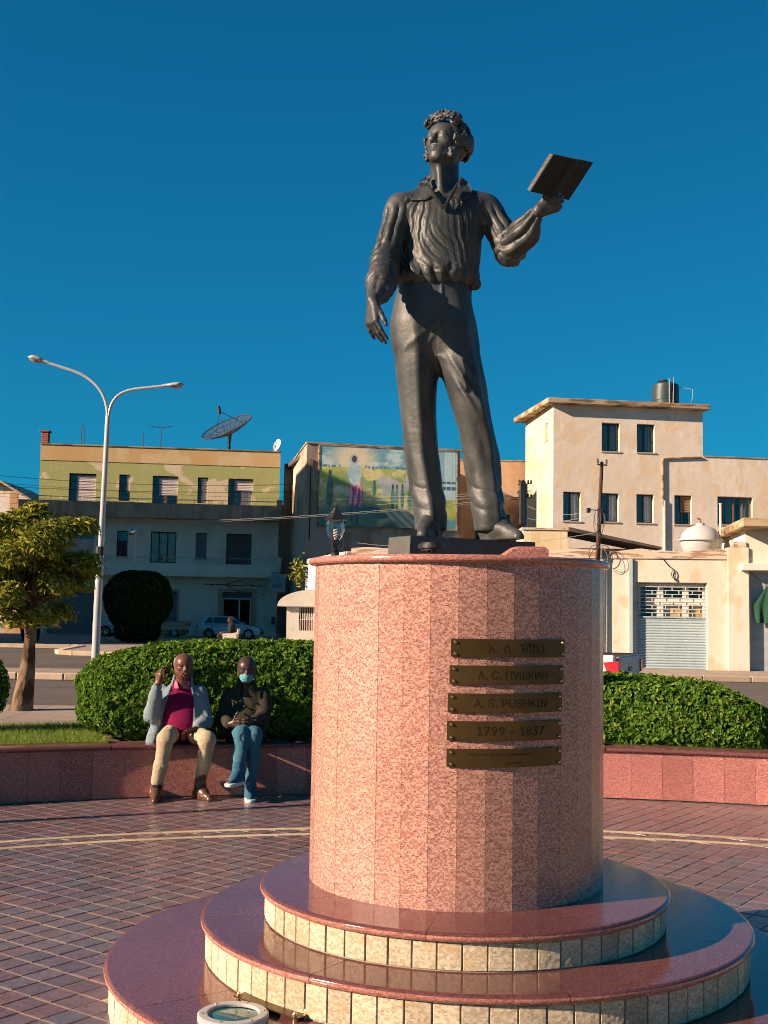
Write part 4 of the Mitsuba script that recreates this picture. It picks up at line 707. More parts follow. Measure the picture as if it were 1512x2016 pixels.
add('splice_box', moved(bbox(-.06, .06, -.05, .05, -.07, .07, .02), (5.93, 34.2, 4.63)), 'black_metal', up); add('bracket', tube([(6.27, 34.22, 4.62), (5.95, 34.2, 4.66)], .012, 4), 'wire', up); add('transformer', bbox(6.25, 6.42, 34.2, 34.36, 4.25, 4.62, .03), 'black_metal', up)
u2 = thing('utility_pole', 'pale utility pole with dark insulator rack in the gap beside the orange house', 'utility pole')
add('pole', tube([(5.8, 48, -.1), (5.79, 48, 6.9)], [.07, .055], 8), 'galvanised', u2); add('rack', merge(*[tube([(5.45, 47.95, z), (6.0, 47.95, z + .05)], .025, 5) for z in (6.85, 6.55, 6.3)]), 'black_metal', u2)
add('switch_box', bbox(5.5, 5.75, 47.8, 48.0, 5.2, 7.0, .03), 'black_metal', u2)
for x in (5.5, 5.65, 5.85, 5.97):
    for z in (6.9, 6.35): add('insulator', lathe([(0, z), (.03, z), (.045, z + .06), (.03, z + .1), (.04, z + .13), (0, z + .16)], 8, (x, 47.93)), 'black_metal', u2)
def wire(label, a, b, sag, r=.009, m='wire'):
    a, b = np.array(a, float), np.array(b, float); t = np.linspace(0, 1, 26)[:, None]; p = a + (b - a) * t - np.array([0, 0, 1]) * (4 * sag * t * (1 - t))
    k = thing('overhead_wire', label, 'wire', 'overhead wires across the street'); add('cable', tube(p, r, 4), m, k); add('end_clamp', tube([p[-2] + (p[-1] - p[-2]) * .6, p[-1]], r * 1.6, 5), 'black_metal', k)
for lb_, args in (
    ('topmost dark wire before the green storey, sagging to the mural house side', ((-24.5, 58.5, 8.55), (-4.85, 62.4, 8.25), .42, .012)),
    ('second dark wire before the green storey, rising towards the mural house', ((-24.5, 58.5, 7.75), (-4.85, 62.4, 7.85), .22, .012)),
    ('thin wire just above the upper balcony railing', ((-24.5, 58.6, 7.45), (-4.9, 62.5, 7.35), .2, .010)),
    ('thin wire along the front of the upper balcony', ((-24.5, 58.4, 7.2), (-4.9, 62.5, 7.1), .12, .008)),
    ('thinnest wire slanting down across the green storey', ((-24.5, 58.4, 8.05), (-5., 62.5, 7.45), .15, .007)),
    ('upper strand of the thick pale double wire sagging before the lower storeys', ((-22, 54., 5.5), (5.6, 48., 6.35), .55, .014, 'wire_pale')),
    ('lower strand of the thick pale double wire sagging before the lower storeys', ((-22, 54.1, 5.4), (5.6, 48.1, 6.28), .52, .010, 'wire_pale')),
    ('highest of three pale wires crossing the mural', ((-5.3, 58.5, 7.15), (5.6, 48., 6.6), .1, .009, 'wire_pale')), ('middle of three pale wires crossing the mural', ((-5.3, 58.5, 6.95), (5.6, 48., 6.55), .12, .009, 'wire_pale')), ('lowest of three pale wires crossing the mural', ((-5.3, 58.5, 6.7), (5.6, 48., 6.5), .15, .009, 'wire_pale')),
    ('upper pale wire between the pale pole and the dark wooden pole', ((5.8, 48, 6.0), (6.27, 34.25, 4.67), .25, .008, 'wire_pale')), ('lower pale wire between the pale pole and the dark wooden pole', ((5.8, 48, 5.5), (6.27, 34.25, 4.57), .2, .008, 'wire_pale')), ('pale wire hanging just above the shop parapet behind the plinth', ((-1., 45, 4.2), (6.24, 34.25, 4.0), .3, .007, 'wire_pale'))): wire(lb_, *args)
# lantern behind the pedestal
la = thing('lantern', 'black six-sided lantern with clear glass and spiral bulb, left behind the pedestal', 'lantern'); lc = (-.531, 13.0)
add('post', lathe([(.05, -.01), (.05, .3), (.03, .34), (.028, 2.2), (.045, 2.21), (.045, 2.25), (.02, 2.27), (.02, 2.29)], 12, lc), 'black_metal', la)
A6 = np.arange(6) * math.pi / 3 + .26; cage = [(.05, 2.385), (.092, 2.44), (.108, 2.51), (.106, 2.57), (.092, 2.615)]
for t in A6: add('rib', tube([(lc[0] + r * math.cos(t), lc[1] + r * math.sin(t), z) for r, z in cage], .0050, 5), 'black_metal', la)
for t in A6:
    v = []
    for r, z in cage:
        for s in (t, t + math.pi / 3): v.append((lc[0] + r * .985 * math.cos(s), lc[1] + r * .985 * math.sin(s), z))
    add('glass', tm(v, [(2 * i, 2 * i + 1, 2 * i + 3, 2 * i + 2) for i in range(4)]), 'pane', la)
add('base_cup', lathe([(.012, 2.27), (.03, 2.275), (.022, 2.30), (.045, 2.345), (.056, 2.385), (.05, 2.39), (0, 2.39)], 6, lc), 'black_metal', la)
for t in A6[::2]: add('scroll', tube([(lc[0] + r * math.cos(t), lc[1] + r * math.sin(t), z) for r, z in ((.02, 2.26), (.05, 2.30), (.075, 2.345), (.068, 2.375))], .006, 4), 'black_metal', la)
add('roof', lathe([(0, 2.60), (.125, 2.612), (.13, 2.625), (.10, 2.645), (.062, 2.69), (.05, 2.715), (.03, 2.722), (.024, 2.74), (.012, 2.75), (.016, 2.765), (.006, 2.775), (.004, 2.80), (0, 2.805)], 6, lc, .26, .26 + 2 * np.pi), 'black_metal', la)
th = np.linspace(0, 6 * np.pi, 60); add('bulb', tube(np.stack([lc[0] + .022 * np.cos(th), lc[1] + .022 * np.sin(th), 2.42 + th / th[-1] * .09], -1), .008, 6), 'white_paint', la); add('bulb_base', tube([(*lc, 2.395), (*lc, 2.42)], .02, 8), 'cream_paint', la)
# ------------------------------------------------------------------ cars
def car(name, label, loc, rz, paint, s=1.):
    c = thing(name, label, 'car'); W = .80
    M = lambda m: moved(m, loc, rz=rz, s=s)
    low = [(-1.98, .30), (-2.0, .52), (-1.93, .86), (-1.2, .93), (.75, .92), (1.55, .78), (1.95, .66), (2.0, .45), (1.96, .28)]
    def loft(prof, ws):
        o = []
        for sgn in (-1, 1): o += [(x, sgn * w, z) for (x, z), w in zip(prof, ws)]
        return hull(o)
    arches = [affinity.translate(shapely.Point(0, 0).buffer(.36, 12), x, .30) for x in (-1.22, 1.24)]
    side = Polygon(low)
    for a_ in arches: side = side.difference(a_)
    body = upright(extr(side.buffer(-.03).buffer(.03), -W, W)); v = np.asarray(body.vertices).copy(); v[:, 1] *= 1 - .10 * np.clip((v[:, 2] - .55) / .4, 0, 1) - .06 * (np.abs(v[:, 0]) / 2) ** 4
    add('body', M(merge(tm(v, body.faces), box(-1.95, 1.9, -.62, .62, .25, .6))), paint, c)
    gh = [(-1.86, .90), (-1.42, 1.36), (-1.3, 1.40), (.05, 1.40), (.2, 1.37), (.98, .915)]
    add('cabin', M(loft(gh, [.70, .58, .56, .56, .57, .70])), paint, c)
    def sidewin(pts, name):
        for sg_ in (-1, 1):
            yy = lambda z: sg_ * (.715 - (z - .9) * .275 + .0)
            add(name, M(tm([(x, yy(z) + sg_ * .006, z) for x, z in pts], [tuple(range(len(pts))) if len(pts) == 3 else (0, 1, 2, 3)] if len(pts) < 5 else [])), 'car_glass', c)
    sidewin([(.05, .95), (.80, .95), (.16, 1.33), (.05, 1.33)], 'window'); sidewin([(-.95, .95), (-.03, .95), (-.03, 1.33), (-.95, 1.33)], 'window'); sidewin([(-1.55, .97), (-1.02, .95), (-1.02, 1.33), (-1.25, 1.32)], 'window')
    add('windscreen', M(hull([(.985, -.62, .935), (.985, .62, .935), (.245, .53, 1.36), (.245, -.53, 1.36), (.9, -.6, .93), (.9, .6, .93)])), 'car_glass', c)
    for x in (-1.22, 1.24):
        for sg_ in (-1, 1):
            ty = moved(lathe([(.10, -.09), (.27, -.09), (.30, -.06), (.30, .06), (.27, .09), (.10, .09)], 24), rx=math.pi / 2); w_ = add('wheel', M(moved(ty, (x, sg_ * .70, .30))), 'rubber', c)
            rim = [moved(lathe([(.0, 0), (.05, .02), (.05, -.02)], 10), rx=sg_ * math.pi / 2)] + [moved(box(.03, .19, -.012, .012, -.022, .022), ry=k * 2 * math.pi / 5) for k in range(5)] + [moved(lathe([(.175, -.02), (.195, -.02), (.195, .02), (.175, .02)], 20), rx=math.pi / 2)]
            add('rim', M(moved(merge(rim), (x, sg_ * .79, .30))), 'steel', w_)
    add('bumper', M(bbox(-2.06, -1.9, -.72, .72, .34, .54, .03)), 'black_metal', c); add('bumper', M(bbox(1.88, 2.05, -.72, .72, .30, .48, .03)), 'black_metal', c); add('tail_light', M(box(-1.985, -1.9, -.735, -.5, .64, .82)), 'magenta', c); add('tail_light', M(box(-1.985, -1.9, .5, .735, .64, .82)), 'magenta', c)
    for sg_ in (-1, 1): add('door_line', M(box(-.995, -.985, sg_ * .75 - .06, sg_ * .75 + .055, .4, .92)), 'black_metal', c)
    return c
mat('car_silver', (.42, .50, .52), .3, .6, .3, clearcoat=1.); mat('car_white', (.74, .75, .76), .3, .6, clearcoat=1.); mat('car_glass', (.012, .016, .018), .08, .7)
car('parked_car', 'silver hatchback parked in the shade before the bar', (-7.92, 61.9, .08), .0, 'car_silver', .83)
car('parked_car', 'pale hatchback half hidden behind the clipped dark bush', (-13.3, 62.6, .08), math.pi, 'car_silver', .9)
car('parked_car', 'car mostly hidden behind the stone bench', (-12.0, 63.9, .08), 0., 'car_silver', .75)
pk = thing('pickup', 'white pickup truck behind the right hedge, its red tail light and grey tailgate showing', 'pickup truck')
hd = np.array([-.917, .40]); HM = lambda m: framed(m, (3.24, 16.5), hd, (.40, .917))
add('bed', HM(merge(bbox(.02, 1.5, 0, .06, .42, 1.06, .02))), 'car_white', pk); add('bed_liner', HM(merge(bbox(.02, 1.5, 1.54, 1.6, .42, 1.05, .02), bbox(.08, 1.5, .062, 1.538, .42, .5, .02))), 'black_metal', pk)
add('cab', HM(hull([(1.52, 0, .4), (1.52, 1.6, .4), (4.9, .05, .4), (4.9, 1.55, .4), (1.52, .0, 1.1), (1.52, 1.6, 1.1), (1.6, .15, 1.62), (1.6, 1.45, 1.62), (2.9, .15, 1.62), (2.9, 1.45, 1.62), (3.6, .03, 1.08), (3.6, 1.57, 1.08), (4.9, .1, .95), (4.9, 1.5, .95)])), 'car_white', pk)
tg = add('tailgate', HM(bbox(-.03, .018, .1, 1.5, .48, 1.04, .02)), 'galvanised', pk, label='grey tailgate'); add('handle', HM(bbox(-.045, -.031, .7, .9, .82, .88, .006)), 'black_metal', tg)
mat('tail_red', (.55, .03, .05), .2, .6); add('tail_light', HM(hull([(-.04, -.02, .80), (.12, -.025, .84), (.17, -.025, .96), (-.04, -.02, .98), (-.05, .1, .80), (-.05, .1, .98), (.1, .05, .97)])), 'tail_red', pk); add('tail_light', HM(bbox(-.05, .1, 1.5, 1.62, .78, .98, .02)), 'tail_red', pk)
add('bumper', HM(bbox(-.15, -.05, .05, 1.55, .40, .52, .02)), 'steel', pk)
add('roll_bar', HM(merge(tube([(.3, .03, 1.06), (.5, .06, 1.16), (.9, .08, 1.18), (1.3, .08, 1.2), (1.5, .1, 1.5), (1.5, .8, 1.56), (1.5, 1.5, 1.5)], .03, 6))), 'black_metal', pk)
for u in (.8, 3.9):
    for v in (.12, 1.5): add('wheel', HM(moved(lathe([(.12, -.1), (.33, -.1), (.36, -.06), (.36, .06), (.33, .1), (.12, .1)], 22), (u, v, .33), rx=math.pi / 2)), 'rubber', pk)
# bench, bicycle
be = thing('bench', 'pale concrete bench before the apartment house', 'bench'); add('seat', bbox(-11.5, -9.8, 59.8, 60.5, .52, .66, .02), 'cornice_stone', be); add('backrest', bbox(-11.4, -9.75, 60.4, 60.55, .662, .95, .02), 'cornice_stone', be)
for x in (-11.2, -10.2): add('leg', bbox(x, x + .3, 59.95, 60.4, .09, .519, .02), 'cornice_stone', be)
bi = thing('bicycle', 'dark bicycle leaning behind the clipped bush', 'bicycle')
for x in (-12.25, -11.2): add('wheel', moved(lathe([(.31, -.015), (.335, -.015), (.335, .015), (.31, .015), (.31, -.015)], 28), (x, 53.6, .43), rx=math.pi / 2), 'rubber', bi)
add('frame', merge([tube(q, .016, 5) for q in ([(-12.25, 53.6, .43), (-11.95, 53.6, .85), (-11.45, 53.6, .82), (-11.75, 53.6, .4), (-11.95, 53.6, .85)], [(-11.2, 53.6, .43), (-11.45, 53.6, .82), (-11.5, 53.6, .98)], [(-12.25, 53.6, .43), (-11.75, 53.6, .4)])]), 'black_metal', bi); add('saddle', bbox(-12.08, -11.85, 53.54, 53.66, .88, .94, .02), 'black_metal', bi); add('handlebar', tube([(-11.6, 53.3, 1.0), (-11.5, 53.6, .99), (-11.6, 53.9, 1.0)], .014, 5), 'steel', bi)
# ------------------------------------------------------------------ hedges, trees, grass
def leafmat(name, dark, light, tip, diff=.55):
    fn = lambda p, n, uv: mix(mix(dark, light, uv.x), tip, smoothstep(.78, 1., uv.y))
    scene[name] = dict(type='principledthin', base_color=proc(fn), roughness=.30, diff_trans=diff, spec_trans=0., eta=1.4)
leafmat('leaf_hedge', (.045, .11, .016), (.13, .25, .030), (.26, .30, .06)); leafmat('leaf_tree', (.085, .125, .018), (.30, .31, .045), (.56, .42, .10)); leafmat('leaf_shaded', (.010, .022, .008), (.02, .04, .014), (.03, .05, .02), .3); leafmat('leaf_grass', (.10, .19, .03), (.22, .30, .06), (.38, .33, .12))  # clipped bush leaves: the shade it stands in is put into the colour
mat('foliage_core', (.010, .018, .006), .95, .1)  # solid near-black core stands in for the shade inside the foliage
mat('bark', proc(lambda p, n, uv: mix((.09, .055, .035), (.26, .18, .12), smoothstep(.35, .65, fbm(p.x * 9, p.y * 9, p.z * 3.5)))), .9, .1, bump=(proc(lambda p, n, uv: fbm(p.x * 22, p.y * 22, p.z * 8)), .02))
def leaves(P_, N_, size, r, asp=.55, fold=.25, up=.25):
    """one mesh of small folded leaf blades"""
    n = len(P_); N_ = N_ + r.normal(0, .55, (n, 3)); N_ /= np.linalg.norm(N_, axis=1)[:, None] + 1e-9
    t = r.normal(0, 1, (n, 3)) + np.array([0, 0, up]); t -= N_ * (t * N_).sum(1)[:, None]; t /= np.linalg.norm(t, axis=1)[:, None] + 1e-9; b = np.cross(N_, t)
    s = size * r.uniform(.65, 1.3, n)[:, None]; w = s * asp
    tip, base = P_ + t * s * .6, P_ - t * s * .45; L = P_ + b * w * .5 + N_ * s * fold * .5 + t * s * .05; R = P_ - b * w * .5 + N_ * s * fold * .5 + t * s * .05
    v = np.stack([base, L, tip, R], 1).reshape(-1, 3); i = np.arange(n)[:, None] * 4
    return tm(v, np.vstack([i + [0, 2, 1], i + [0, 3, 2]])), np.repeat(np.stack([r.random(n), r.random(n)], -1), 4, 0)
def superell(n, r, a, b, c, k=4.):
    d = r.normal(0, 1, (n, 3)); d /= (np.abs(d) ** k).sum(1)[:, None] ** (1 / k); g = np.sign(d) * np.abs(d) ** (k - 1) / np.array([a, b, c]); return d * np.array([a, b, c]), g / np.linalg.norm(g, axis=1)[:, None]
def hedge(label, name, a_mid, half, r_mid, zmid, b, c, n, seed, k=4., lump=.05, size=.050, top=None):
    r = np.random.default_rng(seed); h = thing(name, label, 'hedge'); p, nn = superell(n * 2, r, half, b, c, k)
    keep = (p[:, 1] < b * .6) & (p[:, 2] > -c * .97); p, nn = p[keep], nn[keep]
    q = p * 3.1; d = (meshkit.fbm(q + seed, 3) - .5) * lump * 2 + (meshkit.noise(q * 4.7 + 3) - .5) * lump * .9 - np.abs(r.normal(0, .022, len(p)))
    p = p + nn * d[:, None]
    if top is not None: p[:, 2] += np.interp(p[:, 0], *top) * np.clip((p[:, 2] + c) / (2 * c), 0, 1)
    def warp(p):
        a = a_mid + p[:, 0] / r_mid; rr = r_mid + p[:, 1]; return np.stack([WC[0] + rr * np.sin(a), WC[1] + rr * np.cos(a), zmid + p[:, 2]], -1)
    e = warp(p + nn * .01) - warp(p); e /= np.linalg.norm(e, axis=1)[:, None]
    m, uv = leaves(warp(p), e, size, r); add('leaves', m, 'leaf_hedge', h, uv=uv)
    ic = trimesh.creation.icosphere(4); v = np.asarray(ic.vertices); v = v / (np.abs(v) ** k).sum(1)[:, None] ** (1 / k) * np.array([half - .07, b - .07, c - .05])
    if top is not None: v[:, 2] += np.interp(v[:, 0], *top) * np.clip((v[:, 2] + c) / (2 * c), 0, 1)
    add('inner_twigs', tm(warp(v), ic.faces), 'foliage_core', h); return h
aL0, aL1 = math.atan2(-2.80 - WC[0], 11.05 - WC[1]), math.atan2(.55 - WC[0], 11.3 - WC[1]); aR0, aR1 = math.atan2(.95 - WC[0], 11.3 - WC[1]), math.atan2(3.62 - WC[0], 11.05 - WC[1]); RH = 10.15
hedge('dense clipped green hedge behind the two seated men', 'hedge', (aL0 + aL1) / 2, (aL1 - aL0) / 2 * RH, RH,   .835, .62, .465, 28000, 3, 3.6, .07, top=([-1.8, -1.5, -1.0, 1.8], [-.12, -.05, .0, .03]))
hedge('clipped green hedge right of the pedestal, rounded at its right end', 'hedge', (aR0 + aR1) / 2, (aR1 - aR0) / 2 * RH, RH,   .69, .6, .325, 16000, 9, 5.0, .06, top=([-1.4, .62, .95, 1.4], [.01, .02, -.05, -.24]))
def ball(name, label, cat, c, rad, n, size, seed, mat_, lump=.12, k=2., shape=None):
    r = np.random.default_rng(seed); t = thing(name, label, cat); p, nn = superell(n, r, *rad, k)
    p = p * (1 - np.abs(r.normal(0, .06, n)))[:, None] + nn * ((meshkit.fbm(p / max(rad) * 2.4 + seed, 3) - .5) * lump * 2)[:, None] * max(rad)
    if shape is not None: p = shape(p)
    m, uv = leaves(p + np.array(c), nn, size, r); add('leaves', m, mat_, t, uv=uv)
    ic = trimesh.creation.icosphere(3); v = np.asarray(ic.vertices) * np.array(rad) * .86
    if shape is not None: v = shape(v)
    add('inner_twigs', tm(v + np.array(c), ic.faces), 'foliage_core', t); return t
ball('bush', 'small clipped round bush cut by the left edge, beside the tree', 'bush', (-3.88, 11.35, .83), (.33, .33, .38), 3500, .04, 12, 'leaf_hedge', .05); add('stem', tube([(-3.88, 11.35, .35), (-3.88, 11.35, .6)], .03, 6), 'bark', 'bush')
def vase(p): q = p.copy(); s = np.interp(p[:, 2], [-1.6, -.9, 0, 1.6], [.95, .72, 1.03, 1.0]); q[:, 0] *= s; q[:, 1] *= s; return q
tp = ball('clipped_bush', 'big dark clipped bush standing in the shade before the apartment house', 'bush', (-10.75, 52.3, 1.66), (1.42, 1.42, 1.58), 15000, .12, 15, 'leaf_shaded', .06, 3., vase); add('trunk', tube([(-10.75, 52.3, .05), (-10.75, 52.3, .8)], .14, 8), 'bark', tp)
# broad-leaved tree on the pavement
tr = thing('tree', 'young broad-leaved tree with yellow-green crown on the pavement at the left', 'tree'); r = np.random.default_rng(21)
TC = np.array([-5.50, 18.6, 2.20]); tx, ty = -5.50, 18.6
trunk = bez((tx - .10, ty, -.05), (tx - .02, ty, .5), (tx + .02, ty, 1.0), (tx + .0, ty, 1.75), 14); rr = np.interp(np.linspace(0, 1, 14), [0, .1, .35, .6, 1], [.20, .165, .13, .09, .07])
add('trunk', tube(trunk, rr, 14), 'bark', tr, smooth=60)
cl, ln = [], []
for k in range(64):
    d = r.normal(0, 1, 3); d /= np.linalg.norm(d); q = d * np.array([1.06, .98, 1.02]) * (r.uniform(.5, 1.05) if k > 8 else .3)
    q[2] = max(q[2], -.95 + .15 * r.random()); q[:2] *= 1 - .25 * max(0, -q[2] - .3); c = TC + q; cl.append(c)
    n = int(r.integers(260, 460)); R_ = r.uniform(.22, .38); u = r.normal(0, 1, (n, 3)); u /= np.linalg.norm(u, axis=1)[:, None]; u[:, 2] = np.where(u[:, 2] < -.4, -u[:, 2], u[:, 2])
    ln.append((c + u * R_ * r.uniform(.35, 1.05, n)[:, None] * np.array([1, 1, .8]), u * .7 + np.array([0, 0, .5]) + q * .3))
P_, N_ = np.vstack([a for a, _ in ln]), np.vstack([b for _, b in ln]); m, uv = leaves(P_, N_ / np.linalg.norm(N_, axis=1)[:, None], .105, r, .42, .3, .0); uv[:, 0] = np.clip(uv[:, 0] * .7 + .3 * np.repeat(meshkit.noise(P_ * 2.2), 4), 0, 1)
add('crown', m, 'leaf_tree', tr, uv=uv)
for k in range(0, 64, 2):
    c = cl[k]; s = np.array([tx + .0, ty, 1.45 + .3 * r.random()]); mid = (s + c) / 2 + np.array([0, 0, -.12]); add('branch', tube(bez(s, s + (0, 0, .2), mid, c, 7), np.linspace(.035, .008, 7), 5), 'bark', tr)
# plant on the outbuilding, grass on the bed
pl = thing('roof_plant', 'leafy plant sprouting beside the white cornice left of the pedestal rim', 'plant'); q = r.normal(0, 1, (160, 3)) * np.array([.17, .1, .24]) + np.array([-3.12, 44.0, 3.02]); m, uv = leaves(q, np.tile([[.0, -.6, .6]], (160, 1)), .17, r, .5); add('leaves', m, 'leaf_tree', pl, uv=uv); add('stem', tube([(-2.9, 44.4, 2.7), (-3.05, 44.1, 2.95), (-3.15, 44., 3.2)], .015, 4), 'bark', pl)
def blades(n, seed, f, h):
    r = np.random.default_rng(seed); a, rad = f(r, n); x, y = WC[0] + rad * np.sin(a), WC[1] + rad * np.cos(a); hh = h * r.uniform(.5, 1.3, n); t = r.uniform(0, 6.28, n); l = r.normal(0, .5, (n, 2)) * hh[:, None]; w = .004
    b = np.stack([x, y, np.full(n, .398)], -1); dx = np.stack([np.cos(t) * w, np.sin(t) * w, 0 * t], -1); v = np.stack([b - dx, b + dx, b + np.c_[l, hh]], 1).reshape(-1, 3)
    return tm(v, np.arange(3 * n).reshape(-1, 3)), np.repeat(np.stack([r.random(n), r.random(n)], -1), 3, 0)
m, uv = blades(16000, 4, lambda r, n: (r.uniform(math.radians(-31), math.radians(-19.5), n), r.uniform(WR + .32, WR + 2.2, n)), .075); add('grass', m, 'leaf_grass', uv=uv, label='short sunlit grass on the raised bed at the left', cat='grass', kind='stuff')
m, uv = blades(500, 6, lambda r, n: (r.uniform(math.radians(6), math.radians(22), n), r.uniform(WR + .28, WR + .40, n)), .06); add('weeds', m, 'leaf_hedge', uv=uv, label='thin weeds along the coping under the right hedge', cat='weeds', kind='stuff')
# ------------------------------------------------------------------ figures: signed distance fields meshed by surface nets
from scipy.interpolate import PchipInterpolator
class Field:
    def __init__(s, lo, hi, h):
        s.lo, s.h = np.array(lo, float), h; s.n = np.ceil((np.array(hi, float) - s.lo) / h).astype(int) + 1
        s.ax = [(s.lo[i] + h * np.arange(s.n[i])).astype(np.float32) for i in range(3)]; s.d = np.full(s.n, .5, np.float32)
    def block(s, lo, hi, m):
        i0 = np.clip(np.floor((np.array(lo) - m - s.lo) / s.h).astype(int), 0, s.n); i1 = np.clip(np.ceil((np.array(hi) + m - s.lo) / s.h).astype(int) + 1, 0, s.n)
        sl = tuple(slice(a, b) for a, b in zip(i0, i1)); X, Y, Z = (s.ax[i][sl[i]] for i in range(3)); return sl, X[:, None, None], Y[None, :, None], Z[None, None, :]
    def put(s, fn, lo, hi, k=.01, sub=False):
        sl, X, Y, Z = s.block(lo, hi, k + 3 * s.h)
        c = s.d[sl]
        if c.size == 0: return s
        d = fn(X, Y, Z).astype(np.float32); k = max(k, 1e-4)
        if sub: d = -d; h = np.maximum(k - np.abs(c - d), 0) / k; s.d[sl] = np.maximum(c, d) + h * h * k / 4
        else: h = np.maximum(k - np.abs(c - d), 0) / k; s.d[sl] = np.minimum(c, d) - h * h * k / 4
        return s
    def cone(s, a, b, ra, rb=None, k=.01, sub=False):
        rb = ra if rb is None else rb; a, b = np.array(a, float), np.array(b, float); e = b - a; L2 = e @ e + 1e-12; r = max(ra, rb)
        def fn(X, Y, Z):
            t = np.clip(((X - a[0]) * e[0] + (Y - a[1]) * e[1] + (Z - a[2]) * e[2]) / L2, 0, 1)
            return np.sqrt((X - a[0] - t * e[0]) ** 2 + (Y - a[1] - t * e[1]) ** 2 + (Z - a[2] - t * e[2]) ** 2) - (ra + (rb - ra) * t)
        return s.put(fn, np.minimum(a, b) - r, np.maximum(a, b) + r, k, sub)
    def chain(s, pts, rs, k=.01):
        for i in range(len(pts) - 1): s.cone(pts[i], pts[i + 1], rs[i], rs[i + 1], k)
        return s
    def ell(s, c, r, R=np.eye(3), k=.01, sub=False):
        c, r = np.array(c, float), np.array(r, float); m = r.max()
        def fn(X, Y, Z):
            x, y, z = X - c[0], Y - c[1], Z - c[2]; q = [(x * R[0, i] + y * R[1, i] + z * R[2, i]) for i in range(3)]
            k0 = np.sqrt(sum((q[i] / r[i]) ** 2 for i in range(3))); k1 = np.sqrt(sum((q[i] / r[i] ** 2) ** 2 for i in range(3))); return k0 * (k0 - 1) / (k1 + 1e-9)
        return s.put(fn, c - m, c + m, k, sub)
    def stack(s, rows, k=.02, caps=.01, p=2.):
        """rows (z, xc, yc, a, b): elliptical sections along z"""
        T_ = np.array(sorted(rows)); z = T_[:, 0]; I = [PchipInterpolator(z, T_[:, i]) for i in range(1, 5)]
        lo = ((T_[:, 1] - T_[:, 3]).min(), (T_[:, 2] - T_[:, 4]).min(), z[0]); hi = ((T_[:, 1] + T_[:, 3]).max(), (T_[:, 2] + T_[:, 4]).max(), z[-1])
        def fn(X, Y, Z):
            zc = np.clip(Z, z[0], z[-1]); xc, yc, a, b = (f(zc.ravel()).reshape(zc.shape) for f in I); x, y = (X - xc) / a, (Y - yc) / b
            k0 = (np.abs(x) ** p + np.abs(y) ** p) ** (1 / p) + 1e-9; d = (k0 - 1) / np.sqrt((x / a) ** 2 + (y / b) ** 2 + 1e-9) * np.sqrt(x * x + y * y + 1e-9)
            dz = np.maximum(z[0] - Z, Z - z[-1]) + 0 * d; return np.maximum(d, dz)
        return s.put(fn, lo, hi, k)
    def half(s, n, o):
        """keep where (p - o) . n < 0"""
        X, Y, Z = s.ax[0][:, None, None], s.ax[1][None, :, None], s.ax[2][None, None, :]; s.d = np.maximum(s.d, ((X - o[0]) * n[0] + (Y - o[1]) * n[1] + (Z - o[2]) * n[2]).astype(np.float32)); return s
    def mesh(s):
        d = s.d; ins = d < 0; n = np.array(d.shape) - 1
        cs = [(i, j, k) for i in (0, 1) for j in (0, 1) for k in (0, 1)]
        cnt = sum(ins[i:n[0] + i, j:n[1] + j, k:n[2] + k].astype(np.int8) for i, j, k in cs); act = (cnt > 0) & (cnt < 8); idx = np.argwhere(act); ids = np.full(act.shape, -1, np.int64); ids[act] = np.arange(len(idx))
        V = np.array([d[idx[:, 0] + i, idx[:, 1] + j, idx[:, 2] + k] for i, j, k in cs]); acc = np.zeros((len(idx), 3)); w = np.zeros(len(idx))
        for a in range(8):
            for ax in range(3):
                if cs[a][ax]: continue
                b = a + (4, 2, 1)[ax]; va, vb = V[a], V[b]; m = (va < 0) != (vb < 0); t = np.where(m, va / np.where(m, va - vb, 1), 0)
                p = np.array(cs[a], float) + np.eye(3)[ax] * t[:, None]; acc += p * m[:, None]; w += m
        P_ = s.lo + s.h * (idx + acc / w[:, None]); F = []
        for ax in range(3):
            o = [np.array(q) for q in (((0, -1, 0), (0, 0, -1)), ((0, 0, -1), (-1, 0, 0)), ((-1, 0, 0), (0, -1, 0)))[ax]]
            a = ins; sl0 = [slice(None)] * 3; sl1 = [slice(None)] * 3; sl0[ax] = slice(0, -1); sl1[ax] = slice(1, None); ch = ins[tuple(sl0)] != ins[tuple(sl1)]; e = np.argwhere(ch)
            ok = np.all((e >= 1) | (np.arange(3) == ax), 1) & np.all(e < n, 1); e = e[ok]
            g = lambda q: ids[q[:, 0], q[:, 1], q[:, 2]]; quad = np.stack([g(e), g(e + o[0]), g(e + o[0] + o[1]), g(e + o[1])], 1); flip = ~ins[e[:, 0], e[:, 1], e[:, 2]]
            quad[flip] = quad[flip][:, ::-1]; F.append(quad)
        return tm(P_, np.vstack(F))
def vnormals(v, f):
    n = np.zeros_like(v); c = np.cross(v[f[:, 1]] - v[f[:, 0]], v[f[:, 2]] - v[f[:, 0]])
    for k in range(3): np.add.at(n, f[:, k], c)
    return n / (np.linalg.norm(n, axis=1)[:, None] + 1e-12)
def displaced(m, fn):
    v = np.asarray(m.vertices); n = vnormals(v, np.asarray(m.faces)); return tm(v + n * fn(v, n)[:, None], m.faces)
def ridge(x, sharp=1.5):
    """rounded ridges with narrow valleys, -1..1"""
    return 2 * np.abs(np.sin(x * .5)) ** (1 / sharp) - 1
def gauss(x, w): return np.exp(-(x / w) ** 2)
NZ = lambda p, s, seed=0: meshkit.noise(np.asarray(p) * s, seed)
